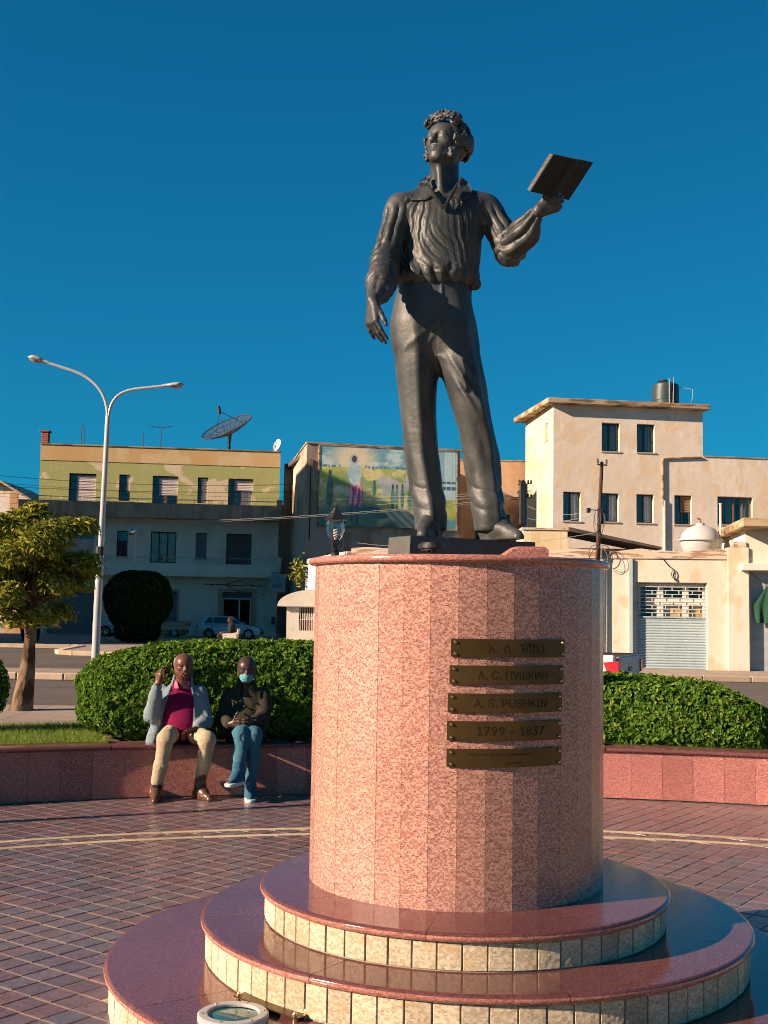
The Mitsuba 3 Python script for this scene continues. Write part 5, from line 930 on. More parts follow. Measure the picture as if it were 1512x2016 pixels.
def head_frame(yaw, pitch=0., roll=0.):
    a, b = math.radians(yaw), math.radians(pitch); f = np.array([-math.sin(a) * math.cos(b), -math.cos(a) * math.cos(b), math.sin(b)]); x = np.array([math.cos(a), -math.sin(a), 0]); y = np.cross(f, x)
    r = math.radians(roll); x, y = x * math.cos(r) + y * math.sin(r), y * math.cos(r) - x * math.sin(r); return np.stack([x, y, f], 1)
def head(F, O, R, s=1., mouth=0., ears=True, eyes=True, jaw=1., es=1., sy=1.):
    O = np.array(O); W = lambda *p: O + R @ (np.array(p) * s * (1, sy, 1))
    E = lambda c, r, k=.012, sub=False: F.ell(W(*c), np.array(r) * s * (1, sy, 1), R, k * s, sub)
    C = lambda a, b, ra, rb, k=.008, sub=False: F.cone(W(*a), W(*b), ra * s, rb * s, k * s, sub)
    E((0, .030, -.018), (.079, .088, .100), .02); E((0, -.022, .022), (.066, .098, .074), .03); E((0, .034, .04), (.066, .058, .055), .03)
    for g in (-1, 1):
        C((g * .056 * jaw, -.062, .002), (g * .018, -.108, .064), .020, .017, .025); E((g * .043, -.026, .060), (.022, .017, .018), .022); C((g * .066, -.02, -.01), (g * .058, -.06, 0), .016, .018, .03)
    E((0, -.108, .070), (.021, .017, .017), .02); E((0, -.068, .074), (.034, .030, .022), .02)
    C((-.040, .019, .076), (-.012, .016, .088), .011, .010, .012); C((.040, .019, .076), (.012, .016, .088), .011, .010, .012)
    for g in (-1, 1): E((g * .031, -.002, .097), (.021 * es, .0135 * es, .017), .012, True)
    C((0, .018, .086), (0, -.030, .110), .0075, .0095, .010); E((0, -.035, .112), (.0105, .009, .010), .006)
    for g in (-1, 1): E((g * .0115, -.0385, .100), (.0075, .0075, .010), .006)
    if eyes:
        for g in (-1, 1):
            E((g * .031, -.004, .0755), (.0145 * es, .0122 * es, .0135), .003)
            for q, (y0, y1) in enumerate(((.004, .009), (-.012, -.015))):
                pts = [W(g * .031 + x * es, (y0 + (y1 - y0) * (1 - (x / .018) ** 2)) * es, .0825 + (.0065 if q == 0 else .004) * (1 - (x / .018) ** 2)) for x in (-.018, -.009, 0, .009, .018)]
                for a, b in zip(pts[:-1], pts[1:]): F.cone(a, b, .0034 * s, .0034 * s, .004 * s)
            E((g * .031, -.003, .0895), (.0046 * es, .0046 * es, .0035), .002, True)
    if mouth > 0: E((0, -.074, .096), (.019, .006 + .010 * mouth, .016), .006, True)
    E((0, -.063 + .3 * mouth * .01, .093), (.023, .0062, .0125), .005); E((0, -.077 - mouth * .012, .091), (.018, .0075, .0125), .005)
    if mouth == 0: C((-.021, -.0695, .094), (.021, -.0695, .094), .0014, .0014, .002, True) ; C((-.0, -.0695, .102), (.012, -.0695, .100), .0014, .0014, .002, True)
    if ears:
        for g in (-1, 1): E((g * .080, -.012, -.012), (.009, .032, .020), .008); E((g * .086, -.010, -.008), (.006, .020, .011), .004, True)
def hand(F, o, u, v, sgn=1, s=1., curl=((.3, .3, .2),) * 4, thumb=(.6, .75, .25, .2), spread=.08, k=.008):
    """u towards the fingers, v towards the thumb side; the fingers curl towards sgn * (u x v)"""
    o = np.array(o, float); u = np.array(u, float); u /= np.linalg.norm(u); v = np.array(v, float); v -= u * (v @ u); v /= np.linalg.norm(v); w = sgn * np.cross(u, v)
    for i in range(4):
        off = (.030, .0105, -.010, -.029)[i]; base = o + s * (u * (.092, .096, .091, .082)[i] + v * off); F.cone(o + s * (u * .012 + v * off * .55), base, .0155 * s, .0125 * s, .014 * s)
        p, a = base, 0.; sp = u + v * spread * (1.4, .4, -.5, -1.5)[i]; sp /= np.linalg.norm(sp)
        for L, r0, r1, c in zip((.043, .027, .021), (.0100, .0090, .0080), (.0090, .0080, .0065), curl[i]):
            a += c; d = sp * math.cos(a) + w * math.sin(a); q = p + d * L * s * (1, 1.1, 1.02, .8)[i]; F.cone(p, q, r0 * s, r1 * s, .004 * s); p = q
    t0 = o + s * (u * .022 + v * .022 + w * .006); d = u * thumb[0] + v * thumb[1] + w * thumb[2]; d /= np.linalg.norm(d); p = t0
    for L, r0, r1, c in zip((.044, .033, .027), (.0145, .0118, .0105), (.0118, .0105, .0080), (0, thumb[3], thumb[3])):
        d = d * math.cos(c) + (u * .9 - v * .2 + w * .2) * math.sin(c); d /= np.linalg.norm(d); q = p + d * L * s; F.cone(p, q, r0 * s, r1 * s, .008 * s); p = q
# ------------------------------------------------------------------ the bronze statue
su = thing('statue', 'bronze statue of a curly-haired standing man holding up an open book, on the pedestal', 'statue')
shL, elL, wrL = np.array([.046, 5.22, 3.445]), np.array([-.015, 5.15, 3.165]), np.array([-.062, 4.90, 2.915])
shR, elR, wrR, hR = np.array([.447, 5.26, 3.455]), np.array([.548, 5.22, 3.262]), np.array([.655, 5.06, 3.378]), np.array([.700, 5.02, 3.395])
HO, HRm = np.array([.252, 5.235, 3.742]), head_frame(36, 10)
# bare figure: head, neck, breast and hands
F = Field((-.16, 4.72, 2.64), (.86, 5.46, 3.93), .0046)
head(F, HO, HRm, .93, ears=False, jaw=1.08, es=1.28, sy=.94)
F.cone((.244, 5.27, 3.47), (.254, 5.262, 3.67), .074, .064, .03); F.ell((.243, 5.255, 3.43), (.15, .10, .11), k=.04); F.cone((.18, 5.19, 3.465), (.238, 5.168, 3.455), .014, .010, .03); F.cone((.30, 5.19, 3.465), (.25, 5.168, 3.455), .014, .010, .03); F.cone((.225, 5.20, 3.64), (.235, 5.17, 3.47), .016, .012, .03)
F.stack([(3.1, .224, 5.25, .14, .09), (3.3, .24, 5.25, .15, .10), (3.45, .245, 5.26, .14, .09)], .04)
F.chain([shL, elL, wrL + (0, 0, .01)], [.045, .04, .026], .02); F.chain([shR, elR, wrR], [.045, .04, .026], .02)
hand(F, wrL, (-.02, -.24, -1.), (.62, -.78, .15), -1, 1.0, ((.55, .15, .1), (.62, .2, .1), (.7, .25, .1), (.5, .3, .1)), (.95, .42, .25, .05), .10)
hand(F, wrR, (.88, -.12, .40), (-.30, -.42, .85), -1, .98, ((.75, .8, .4), (.8, .8, .4), (.85, .8, .4), (.9, .8, .4)), (.75, .55, -.1, .15), .04)
body = F.mesh(); add('figure', body, 'bronze', su, smooth=True)
# curls: hair and side whiskers
hr = np.random.default_rng(8); F = Field((-.14, -.15, -.18), (.14, .20, .13), .0034)
F.ell((0, .030, -.028), (.092, .098, .108), k=.01); F.ell((0, -.02, .070), (.066, .090, .06), k=.012, sub=True); F.ell((0, .034, .098), (.056, .044, .045), k=.01, sub=True); F.ell((0, -.10, -.03), (.12, .055, .10), k=.01, sub=True)
for k in range(210):
    d = hr.normal(0, 1, 3); d /= np.linalg.norm(d)
    if d[1] < -.45: continue
    p = np.array([0, .030, -.026]) + d * np.array([.096, .102, .118])
    if p[2] > .040 and p[1] < .072: continue
    if p[1] < -.03 and p[2] > .02: continue
    r = hr.uniform(.012, .021) * (1.2 if p[1] > .07 else 1); t = np.cross(d, hr.normal(0, 1, 3)); t /= np.linalg.norm(t); b = np.cross(d, t)
    pts = [p + d * .004 + (t * math.cos(a) + b * math.sin(a)) * r * .8 + d * .0035 * a / 3 for a in np.linspace(0, hr.uniform(3.5, 5.5), 6)]
    for a, b2 in zip(pts[:-1], pts[1:]): F.cone(a, b2, .0072, .0058, .003)
for k in range(64):
    a = hr.uniform(-1.25, 1.25); p = np.array([.072 * math.sin(a) * 1.12, .072 + .026 * math.cos(a) + hr.uniform(-.006, .022), .012 + .062 * math.cos(a) * hr.uniform(.75, 1.05)]); d = p - np.array([0, .02, -.02]); d /= np.linalg.norm(d); t = np.cross(d, hr.normal(0, 1, 3)); t /= np.linalg.norm(t); b = np.cross(d, t); r = hr.uniform(.010, .016)
    pts = [p + d * .006 + (t * math.cos(q) + b * math.sin(q)) * r * .8 + d * .004 * q for q in np.linspace(0, hr.uniform(3., 5.), 6)]
    for a2, b2 in zip(pts[:-1], pts[1:]): F.cone(a2, b2, .0068, .0052, .003)
for g in (-1, 1):
    for k in range(26):
        t = k / 25; p = np.array([g * (.076 - .016 * t), .03 - .115 * t, .0 + .040 * t]) + hr.normal(0, .006, 3); r = .0065
        pts = [p + np.array([g * .006, math.sin(a) * r, math.cos(a) * r]) for a in np.linspace(0, 4.5, 5)]
        for a, b2 in zip(pts[:-1], pts[1:]): F.cone(a, b2, .0048, .0042, .003)
        F.ell(p, (.010, .011, .012), k=.006)
hm = F.mesh(); hm = tm(HO + (np.asarray(hm.vertices) * (1.0, .94, .98)) @ HRm.T, hm.faces); add('hair', hm, 'bronze', su, smooth=True, label='curly bronze hair and side whiskers')
# shirt
F = Field((-.16, 4.82, 2.86), (.80, 5.46, 3.60), .0046)
TORSO = [(3.556, .252, 5.275, .085, .075), (3.535, .25, 5.27, .13, .085), (3.51, .252, 5.265, .186, .095), (3.475, .252, 5.26, .218, .106), (3.424, .246, 5.255, .212, .122), (3.35, .242, 5.25, .190, .131), (3.277, .24, 5.25, .182, .133), (3.203, .234, 5.25, .180, .133), (3.145, .224, 5.245, .184, .137), (3.118, .222, 5.243, .181, .134), (3.098, .224, 5.243, .168, .124), (3.085, .226, 5.243, .155, .112)]
F.stack(TORSO, .03); F.cone(shL + (.01, 0, .0), shL + (-.005, 0, -.02), .060, .06, .05); F.cone(shR + (-.02, 0, .008), shR + (.012, 0, -.02), .064, .064, .05)
F.chain([shL, shL * .45 + elL * .55, elL, elL * .5 + wrL * .5 + (.012, 0, 0), wrL * .85 + elL * .15 + (.004, 0, .0)], [.056, .052, .060, .060, .034], .02); F.cone(elL * .3 + wrL * .7 + (.022, .01, 0), elL * .22 + wrL * .78 + (.025, .01, -.005), .045, .036, .02)
F.chain([shR, shR * .4 + elR * .6, elR + (.0, 0, -.008), elR * .5 + wrR * .5 + (.004, 0, -.012), wrR * .82 + elR * .18], [.060, .058, .066, .060, .034], .02)
F.cone((.375, 5.23, 3.11), (.402, 5.20, 3.075), .024, .008, .02)
# open neck
vp = np.array([.237, 5.09, 3.43]); F.cone((.240, 5.085, 3.425), (.245, 5.155, 3.59), .010, .070, .006, True); F.cone((.25, 5.2, 3.55), (.255, 5.25, 3.62), .072, .078, .006, True)
SM = F.mesh()
def seg_t(p, a, b): e = b - a; return np.clip(((p - a) @ e) / (e @ e), -.2, 1.2), np.linalg.norm(p - (a + np.clip(((p - a) @ e) / (e @ e), 0, 1)[:, None] * e), axis=1)
def shirt_folds(p, n):
    out = np.zeros(len(p)); x, y, z = p.T; w = (meshkit.fbm(p * 5.) - .5); w2 = (meshkit.fbm(p * 11. + 7) - .5)
    arms = []
    for a, b, kind in ((shL, elL, 0), (elL, wrL, 1), (shR, elR, 2), (elR, wrR, 3)): arms.append(seg_t(p, a, b))
    D = np.array([d for _, d in arms]); near = D.argmin(0); onarm = (D.min(0) < .085) & ((x < .075 - .02 * (3.4 - z)) | (x > .425)); 
    # torso: gathers falling from the neck opening, turning into wraps towards the wearer's left hip
    ph = np.arctan2(x - .238, -(y - 5.30)); t = np.clip((3.47 - z) / .38, 0, 1.2)
    s1 = ph * (19 - 7.0 * t) + 7.5 * t * t * np.clip(.9 - np.abs(ph + .05), 0, 1) * -1 + 5. * w
    s2 = (x - .24) * 95 + (z - 3.25) * (75 + 110 * np.clip((x - .2) / .2, -.35, .5)) + 7. * w + 2.5 * w2
    wrap = np.clip((3.36 - z) / .12, 0, 1) * np.clip((.34 - x) / .12, 0, 1)
    f = (ridge(s1 * 2.1 + 5 * w2, 1.35) * .8 + .45 * ridge(s1 * 4.7 + 9 * w, 1.2)) * (1 - .75 * wrap) * (.15 + .95 * np.clip(.5 + 2.8 * (NZ(np.c_[x * 14, z * 3, y], 1, 3) - .35), 0, 1)) + wrap * (ridge(s2, 1.35) * .75 + .3 * ridge(s2 * 2.3 + 4 * w, 1.2))
    amp = .0040 * np.clip((3.50 - z) / .05, .15, 1) * (1 + .5 * t); tor = f * amp
    blouse = .011 * np.clip((3.17 - z) / .05, 0, 1) * (ridge(ph * 19 + 14 * w + 6 * w2 + (z - 3.1) * 25, 1.2)) ; tor = tor + blouse * .8
    # sleeves
    arm = np.zeros(len(p))
    for i, (tt, d) in enumerate(arms):
        a, b = ((shL, elL), (elL, wrL), (shR, elR), (elR, wrR))[i]; e = (b - a) / np.linalg.norm(b - a); q = (p - a) - ((p - a) @ e)[:, None] * e; r_ = np.array([1., 0, 0]) if abs(e[0]) < .9 else np.array([0, 0, 1.]); r_ = r_ - e * (r_ @ e); r_ /= np.linalg.norm(r_); an = np.arctan2(q @ np.cross(e, r_), q @ r_)
        lon = ridge(an * 8 + 6 * w + 3 * w2 + (2.0 * tt if i in (0, 2) else 0), 1.3) * np.clip((tt - .02) / .15, 0, 1); rin = ridge(tt * (40 if i % 2 else 30) + 4.2 * np.sin(an + (.6 if i < 2 else -1.2)) + 13 * w + 5 * w2, 1.25) * (.3 + 1.1 * np.clip(NZ(p, 17., 5) * 1.6 - .35, 0, 1))
        mixr = np.clip((tt - .62) / .25, 0, 1) if i in (0, 2) else np.clip((1.0 - tt) / .45, 0, 1)
        if i == 3: lon = ridge(an * 7 + 6 * w + 5.0 * (1 - tt) ** 2 + 3 * w2, 1.2) * 1.4; mixr = np.clip((.16 - tt) / .2, 0, .6)
        v = (.0058 * lon * (1 - mixr) + .0072 * rin * mixr); arm = np.where(near == i, v, arm)
    out = np.where(onarm, arm, tor); sh_ = np.clip((z - 3.42) / .04, 0, 1) * onarm; return out * (1 - .9 * sh_) + .0012 * w2 * 4
SM = displaced(SM, shirt_folds); SM = tm(trimesh.smoothing.filter_taubin(trimesh.Trimesh(SM.vertices, SM.faces, process=False), iterations=2).vertices, SM.faces)
add('shirt', SM, 'bronze', su, smooth=True, label='loose gathered bronze shirt with full sleeves')
from scipy.spatial import cKDTree
_sv = np.asarray(SM.vertices); _fr = _sv[vnormals(_sv, np.asarray(SM.faces))[:, 1] < -.1]; _tree = cKDTree(_fr[:, [0, 2]])
def flap(pts, th, n):
    """a collar flap: the outline filled, laid on the shirt where the shirt is, thickened"""
    c = np.array(pts); v, f = trimesh.creation.triangulate_polygon(Polygon(c[:, [0, 2]]), engine='earcut'); v, f = trimesh.remesh.subdivide_to_size(np.c_[v, 0 * v[:, 0]], f, .010)[:2]; t2 = trimesh.Trimesh(v, f); v, f = np.asarray(t2.vertices), np.asarray(t2.faces)
    w = 1 / (np.linalg.norm(v[:, None, :2] - c[None, :, [0, 2]], axis=2) ** 3 + 1e-7); y = (w * c[:, 1]).sum(1) / w.sum(1); q = _tree.query_ball_point(v[:, :2], .012)
    yd = np.array([_fr[i, 1].min() if i else 9. for i in q]); y = np.where(yd < 8, np.where(v[:, 1] < 3.535, yd - .007, np.minimum(y, yd - .004)), y); V_ = np.c_[v[:, 0], y, v[:, 1]]
    for _ in range(3):
        A = np.zeros((len(V_), 2))
        for a, b in ((0, 1), (1, 2), (2, 0)): np.add.at(A, f[:, a], np.c_[V_[f[:, b], 1], np.ones(len(f))]); np.add.at(A, f[:, b], np.c_[V_[f[:, a], 1], np.ones(len(f))])
        V_[:, 1] = V_[:, 1] * .4 + .6 * A[:, 0] / A[:, 1]
    nn = np.array(n, float); nn /= np.linalg.norm(nn); N_ = len(V_); e = t2.edges_sorted; u, ix, ct = np.unique(e, axis=0, return_index=True, return_counts=True); bd = t2.edges[ix[ct == 1]]
    q = tm(np.vstack([V_, V_ - nn * th]), np.vstack([f, f[:, ::-1] + N_, np.c_[bd[:, 0], bd[:, 1], bd[:, 1] + N_], np.c_[bd[:, 0], bd[:, 1] + N_, bd[:, 0] + N_]])); q.fix_normals(); return q
col = [flap([(.188, 5.19, 3.582), (.170, 5.145, 3.530), (.196, 5.105, 3.474), (.164, 5.097, 3.452), (.098, 5.108, 3.452), (.092, 5.128, 3.472), (.124, 5.175, 3.522), (.166, 5.215, 3.585)], .006, (-.2, -.85, .5)), flap([(.318, 5.185, 3.578), (.298, 5.125, 3.505), (.282, 5.103, 3.474), (.325, 5.098, 3.452), (.360, 5.118, 3.464), (.372, 5.155, 3.500), (.354, 5.20, 3.558)], .006, (.2, -.85, .5))]
add('collar', col[0], 'bronze', su); add('collar', col[1], 'bronze', su)
vl = np.array([(.172, 5.143, 3.520), (.190, 5.118, 3.482), (.210, 5.110, 3.452), (.232, 5.104, 3.412), (.250, 5.104, 3.412), (.268, 5.108, 3.450), (.284, 5.116, 3.484), (.304, 5.140, 3.525)])
tt_ = np.linspace(0, 7, 90); pl_ = np.stack([np.interp(tt_, range(8), vl[:, i]) for i in range(3)], -1); add('ruffle', merge(*[tube([q + (0, -.004, .004), q + (0, .006, -.014)], .0042, 5) for q in pl_[::2]]), 'bronze', su, label='ruffled edge of the open collar', kind='stuff')
# trousers
F = Field((-.02, 4.98, 1.95), (.60, 5.46, 3.17), .0060)
F.stack([(3.155, .222, 5.25, .160, .105), (3.092, .216, 5.25, .166, .112), (2.998, .206, 5.255, .177, .122), (2.905, .210, 5.26, .186, .128), (2.82, .220, 5.262, .182, .118), (2.76, .225, 5.262, .14, .09)], .03)
LEGL = [(3.06, .150, 5.25, .05, .06), (2.98, .138, 5.252, .082, .098), (2.90, .125, 5.255, .098, .116), (2.735, .136, 5.262, .095, .112), (2.633, .141, 5.268, .088, .104), (2.542, .146, 5.275, .082, .098), (2.428, .155, 5.285, .078, .094), (2.315, .168, 5.295, .076, .092), (2.20, .184, 5.295, .073, .092), (2.13, .196, 5.285, .073, .094), (2.095, .202, 5.275, .074, .098), (2.05, .208, 5.268, .073, .102), (1.995, .210, 5.266, .072, .106), (1.98, .210, 5.266, .068, .10)]
LEGR = [(3.06, .27, 5.25, .05, .06), (2.98, .285, 5.25, .078, .098), (2.90, .304, 5.245, .090, .114), (2.728, .332, 5.225, .096, .112), (2.623, .358, 5.215, .091, .104), (2.532, .378, 5.21, .085, .100), (2.423, .408, 5.235, .079, .096), (2.313, .432, 5.262, .080, .098), (2.223, .444, 5.272, .078, .094), (2.142, .454, 5.265, .074, .092), (2.084, .462, 5.255, .073, .096), (2.045, .468, 5.255, .073, .098), (1.995, .470, 5.258, .071, .098), (1.98, .470, 5.258, .067, .094)]
F.stack(LEGL, .05); F.stack(LEGR, .05); TMh = F.mesh()
IL = [PchipInterpolator(np.array(sorted(LEGL))[:, 0], np.array(sorted(LEGL))[:, i]) for i in (1, 2)]; IR = [PchipInterpolator(np.array(sorted(LEGR))[:, 0], np.array(sorted(LEGR))[:, i]) for i in (1, 2)]
def trouser_folds(p, n):
    x, y, z = p.T; zc = np.clip(z, 2.02, 2.90); w = meshkit.fbm(p * 4. + 2) - .5; left = x < (IL[0](zc) + IR[0](zc)) / 2; cx, cy = np.where(left, IL[0](zc), IR[0](zc)), np.where(left, IL[1](zc), IR[1](zc)); an = np.arctan2(x - cx, -(y - cy))
    leg = np.clip((2.95 - z) / .12, 0, 1); o = .010 * gauss(an - np.where(left, .02, .38), .20) * leg - .004 * gauss(an - np.where(left, .45, .9), .3) * leg
    # hem break and slack above the shoes
    o += .006 * ridge((z - 2.1) * 60 + 2.4 * np.cos(an * 1. - .4) + 7 * w, 1.2) * gauss(z - 2.12, .06) + .004 * ridge((z - 2.4) * 20 + 4 * an + 8 * w, 1.2) * gauss(z - 2.33, .14)
    d1 = (x - .33) * .9 + (z - 2.66) * .55; o += np.where(left, 0, .010 * gauss(d1, .011) * gauss(z - 2.62, .10) + .009 * gauss(d1 + .034, .013) * gauss(z - 2.56, .09) + .006 * gauss(d1 - .04, .012) * gauss(z - 2.68, .08))
    o += .007 * gauss((x - .238 - .03 * (2.98 - z) * -1.0), .0075) * gauss(z - 2.99, .10) * (y < 5.2); o += .007 * gauss((x - .20) * .75 - (2.86 - z) * -.62 - .02, .011) * gauss(z - 2.86, .06) * (y < 5.2) + .006 * gauss((x - .20) * .6 + (2.88 - z) * .7, .012) * gauss(z - 2.85, .07) * (y < 5.2)
    o += .005 * gauss(z - 3.105, .010); return o + .006 * w * leg
TMh = displaced(TMh, trouser_folds); add('trousers', TMh, 'bronze', su, smooth=True, label='long bronze trousers with a front crease')
# shoes
PT = 1.937
def shoe(heel, toe, s=1.):
    heel, toe = np.array(heel, float), np.array(toe, float); e = toe - heel; L = np.linalg.norm(e[:2]); F = Field(np.minimum(heel, toe) - .09, np.maximum(heel, toe) + (.09, .09, .20), .0055); u = e / np.linalg.norm(e)
    F.cone(heel + (0, 0, .045), heel + u * L * .45 + (0, 0, .048), .045, .048, .02); F.cone(heel + u * L * .45 + (0, 0, .042), heel + u * L * .97 + (0, 0, .022), .045, .023, .02); F.cone(heel + u * L * .12 + (0, 0, .05), heel + u * L * .2 + (0, 0, .15), .046, .050, .03); F.cone(heel + u * L * .25 + (0, 0, .10), heel + u * L * .6 + (0, 0, .055), .040, .030, .03)
    F.cone(heel + (0, 0, .012), heel + u * L * 1.0 + (0, 0, .010), .046, .027, .006); F.half((0, 0, -1), (0, 0, heel[2])); return F.mesh()
s1, s2 = shoe((.220, 5.30, PT + .001), (.168, 5.045, PT + .001)), shoe((.452, 5.295, PT + .001), (.580, 5.10, PT + .001))
fs_ = lambda p, n: .004 * ridge(p[:, 2] * 90 + p[:, 1] * 30 + 4 * meshkit.fbm(p * 9), 1.2) * gauss(p[:, 2] - PT - .075, .02)
add('shoe', displaced(s1, fs_), 'bronze', su, smooth=True); add('shoe', displaced(s2, fs_), 'bronze', su, smooth=True)
# open book
B1, B2, B3, B4 = (np.array(q) for q in ((.702, 4.92, 3.580), (.897, 5.06, 3.602), (.796, 5.10, 3.445), (.608, 4.96, 3.430))); bn = np.cross(B2 - B1, B4 - B1); bn /= np.linalg.norm(bn); bn = -bn if bn[1] < 0 else bn
def bookgrid(f0, f1, n=33, m=9, inset=0.):
    S_, T_ = np.meshgrid(np.linspace(inset, 1 - inset, n), np.linspace(inset, 1 - inset, m), indexing='ij'); S_, T_ = S_.ravel()[:, None], T_.ravel()[:, None]; q = (1 - T_) * ((1 - S_) * B1 + S_ * B2) + T_ * ((1 - S_) * B4 + S_ * B3); N_ = n * m
    v = np.vstack([q + bn * f0(S_), q + bn * f1(S_)]); f = []
    for i in range(n - 1):
        for j in range(m - 1): a = i * m + j; f += [(a, a + 1, a + m + 1, a + m), (N_ + a, N_ + a + m, N_ + a + m + 1, N_ + a + 1)]
    for i in range(n - 1):
        for j, fl in ((0, 0), (m - 1, 1)): a = i * m + j; q4 = (a, a + m, N_ + a + m, N_ + a); f.append(q4[::-1] if fl else q4)
    for j in range(m - 1):
        for i, fl in ((0, 1), (n - 1, 0)): a = i * m + j; q4 = (a, a + 1, N_ + a + 1, N_ + a); f.append(q4[::-1] if fl else q4)
    r = tm(v, f); r.fix_normals(); return r
dip = lambda s: -.012 * gauss(s - .5, .12)
bk = add('book', bookgrid(lambda s: dip(s), lambda s: dip(s) + .007), 'bronze_shaded', su, label='open bronze book held up in one hand')
add('pages', bookgrid(lambda s: dip(s) + .0072, lambda s: .016 + .034 * np.abs(np.sin(np.pi * 2 * np.clip(s, 0, 1))) ** .5 * (1 - .3 * s) + .004 * np.sin(s * 23), inset=.012), 'bronze', bk)
# plinth
pp = Polygon([(.109, 4.932), (.68, 5.262), (.60, 5.56), (.20, 5.60), (.03, 5.36), (.018, 5.09)])
m = extr(pp, RZ + .0008, PT); v = np.asarray(m.vertices).copy(); v[:, :2] = np.where((v[:, 2:] > 1.9), (v[:, :2] - (.33, 5.28)) * .985 + (.33, 5.28), v[:, :2]); add('plinth', tm(v, m.faces), 'bronze_plinth', su, label='dark bronze plinth block')
# ------------------------------------------------------------------ people
def cloth(name, c, s=60., r=.9, v=.25): return mat(name, proc(lambda p, n, uv: mix([q * (1 - v) for q in c], [q * (1 + v) for q in c], fbm(p.x * s, p.y * s, p.z * s))), r, .15)
def skin(name, c): return mat(name, proc(lambda p, n, uv: mix([q * .8 for q in c], [q * 1.2 for q in c], fbm(p.x * 40, p.y * 40, p.z * 40))), .42, .5)
skin('skin_brown', (.135, .052, .032)); skin('skin_dark', (.060, .030, .023)); cloth('jacket_grey', (.21, .28, .31), 180); cloth('shirt_magenta', (.20, .008, .06)); cloth('collar_pink', (.55, .16, .22)); cloth('khaki', (.46, .38, .25)); mat('leather', (.11, .05, .03), .3, .5); cloth('sock', (.02, .022, .024)); cloth('jacket_olive', (.045, .042, .028)); cloth('jeans', (.055, .165, .225), 120); cloth('trainer_blue', (.04, .12, .19)); cloth('mask_teal', (.13, .38, .42)); mat('teeth', (.75, .72, .65), .3, .5); cloth('hair_grey', (.30, .28, .27), 300); cloth('dark_clothes', (.03, .035, .04)); cloth('navy_trousers', (.012, .018, .028)); mat('plastic_white', (.72, .66, .55), .5, .4)
def folds(amp, sc=1., seed=0):
    def fn(p, n):
        w = meshkit.fbm(p * 6. * sc + seed) - .5; w2 = meshkit.fbm(p * 13. * sc + seed) - .5
        return amp * (ridge(p @ np.array([31., 17., 43.]) * sc + 16 * w + 6 * w2, 1.2) * np.clip(.25 + 3.2 * (meshkit.noise(p * 7. * sc + seed + 3) - .45), 0, 1)) + amp * .3 * w
    return fn
def garment(F, name, m, own, amp=.006, seed=0, sc=1., label=None): return add(name, displaced(F.mesh(), folds(amp, sc, seed)), m, own, smooth=True, label=label)
def shoes(own, pairs, m, sole=None):
    for heel, toe in pairs:
        k = add('shoe', shoe(heel, toe), m, own, smooth=True)
        if sole:
            h, t = np.array(heel, float), np.array(toe, float); F = Field(np.minimum(h, t) - .09, np.maximum(h, t) + (.09, .09, .08), .006); F.cone(h + (0, 0, .012), t + (0, 0, .012), .051, .044, .01); F.half((0, 0, 1), h + (0, 0, .026)); F.half((0, 0, -1), h + (0, 0, -.004)); add('sole', F.mesh(), sole, k, smooth=30)
def carve(F, xl, xr, zs, yb):
    """opens the front between the edges xl(z) and xr(z)"""
    Xl, Xr = (lambda z, a=a: np.interp(z, zs, a) for a in (xl, xr)); lo, hi = (min(xl) - .1, yb - .6, min(zs) - .1), (max(xr) + .1, yb, max(zs) + .2)
    return F.put(lambda X, Y, Z: np.maximum(np.maximum(Xl(Z) - X, X - Xr(Z)), Y - yb), lo, hi, .008, True)
# ---- man with the raised hand
m1 = thing('person', 'seated man in grey jacket, magenta shirt and khaki trousers, raising one hand', 'person', 'people sitting on the planter wall')
shL, shR, elL, wrL, elR, wrR = (np.array(q) for q in ((-1.925, 10.51, .882), (-1.595, 10.51, .888), (-1.99, 10.40, .689), (-1.921, 10.26, .970), (-1.530, 10.45, .640), (-1.583, 10.28, .590)))
knL, knR, anL, anR = (np.array(q) for q in ((-1.803, 10.06, .525), (-1.462, 10.12, .517), (-1.878, 10.15, .10), (-1.535, 10.31, .11)))
H1, R1 = np.array([-1.728, 10.43, 1.122]), head_frame(-17, -2, 3)
TB = [(.45, -1.742, 10.53, .18, .13), (.53, -1.738, 10.49, .175, .15), (.63, -1.73, 10.475, .174, .146), (.74, -1.735, 10.48, .174, .135), (.84, -1.75, 10.49, .175, .120), (.90, -1.757, 10.50, .155, .105), (.945, -1.753, 10.50, .095, .085), (.985, -1.748, 10.49, .064, .064)]
def sc(rows, k, dz=0): return [(z + dz, x, y, a * k, b * k) for z, x, y, a, b in rows]
F = Field((-2.12, 9.95, .02), (-1.30, 10.74, 1.28), .0062)
head(F, H1, R1, .98, mouth=.7, jaw=1.08, sy=.90); F.cone((-1.748, 10.49, .93), (-1.733, 10.45, 1.06), .062, .058, .03); F.stack(sc(TB, .86), .02); F.chain([shL, elL, wrL], [.05, .045, .027], .02); F.chain([shR, elR, wrR], [.05, .045, .027], .02)
F.chain([(-1.83, 10.52, .52), knL, anL], [.07, .05, .035], .02); F.chain([(-1.655, 10.52, .52), knR, anR], [.07, .05, .035], .02)
hand(F, wrL, (.12, -.20, 1.), (.75, -.6, 0), 1, .95, ((.75, .7, .4), (.5, .6, .4), (.6, .8, .5), (.8, .9, .5)), (.75, .55, .5, .25), .05); hand(F, wrR, (-.75, -.45, -.28), (.2, -.7, .6), -1, .95, ((.3, .3, .2), (.35, .35, .2), (.4, .4, .2), (.45, .4, .2)), (.7, .5, .1, .1), .05)
add('figure', F.mesh(), 'skin_brown', m1, smooth=True)
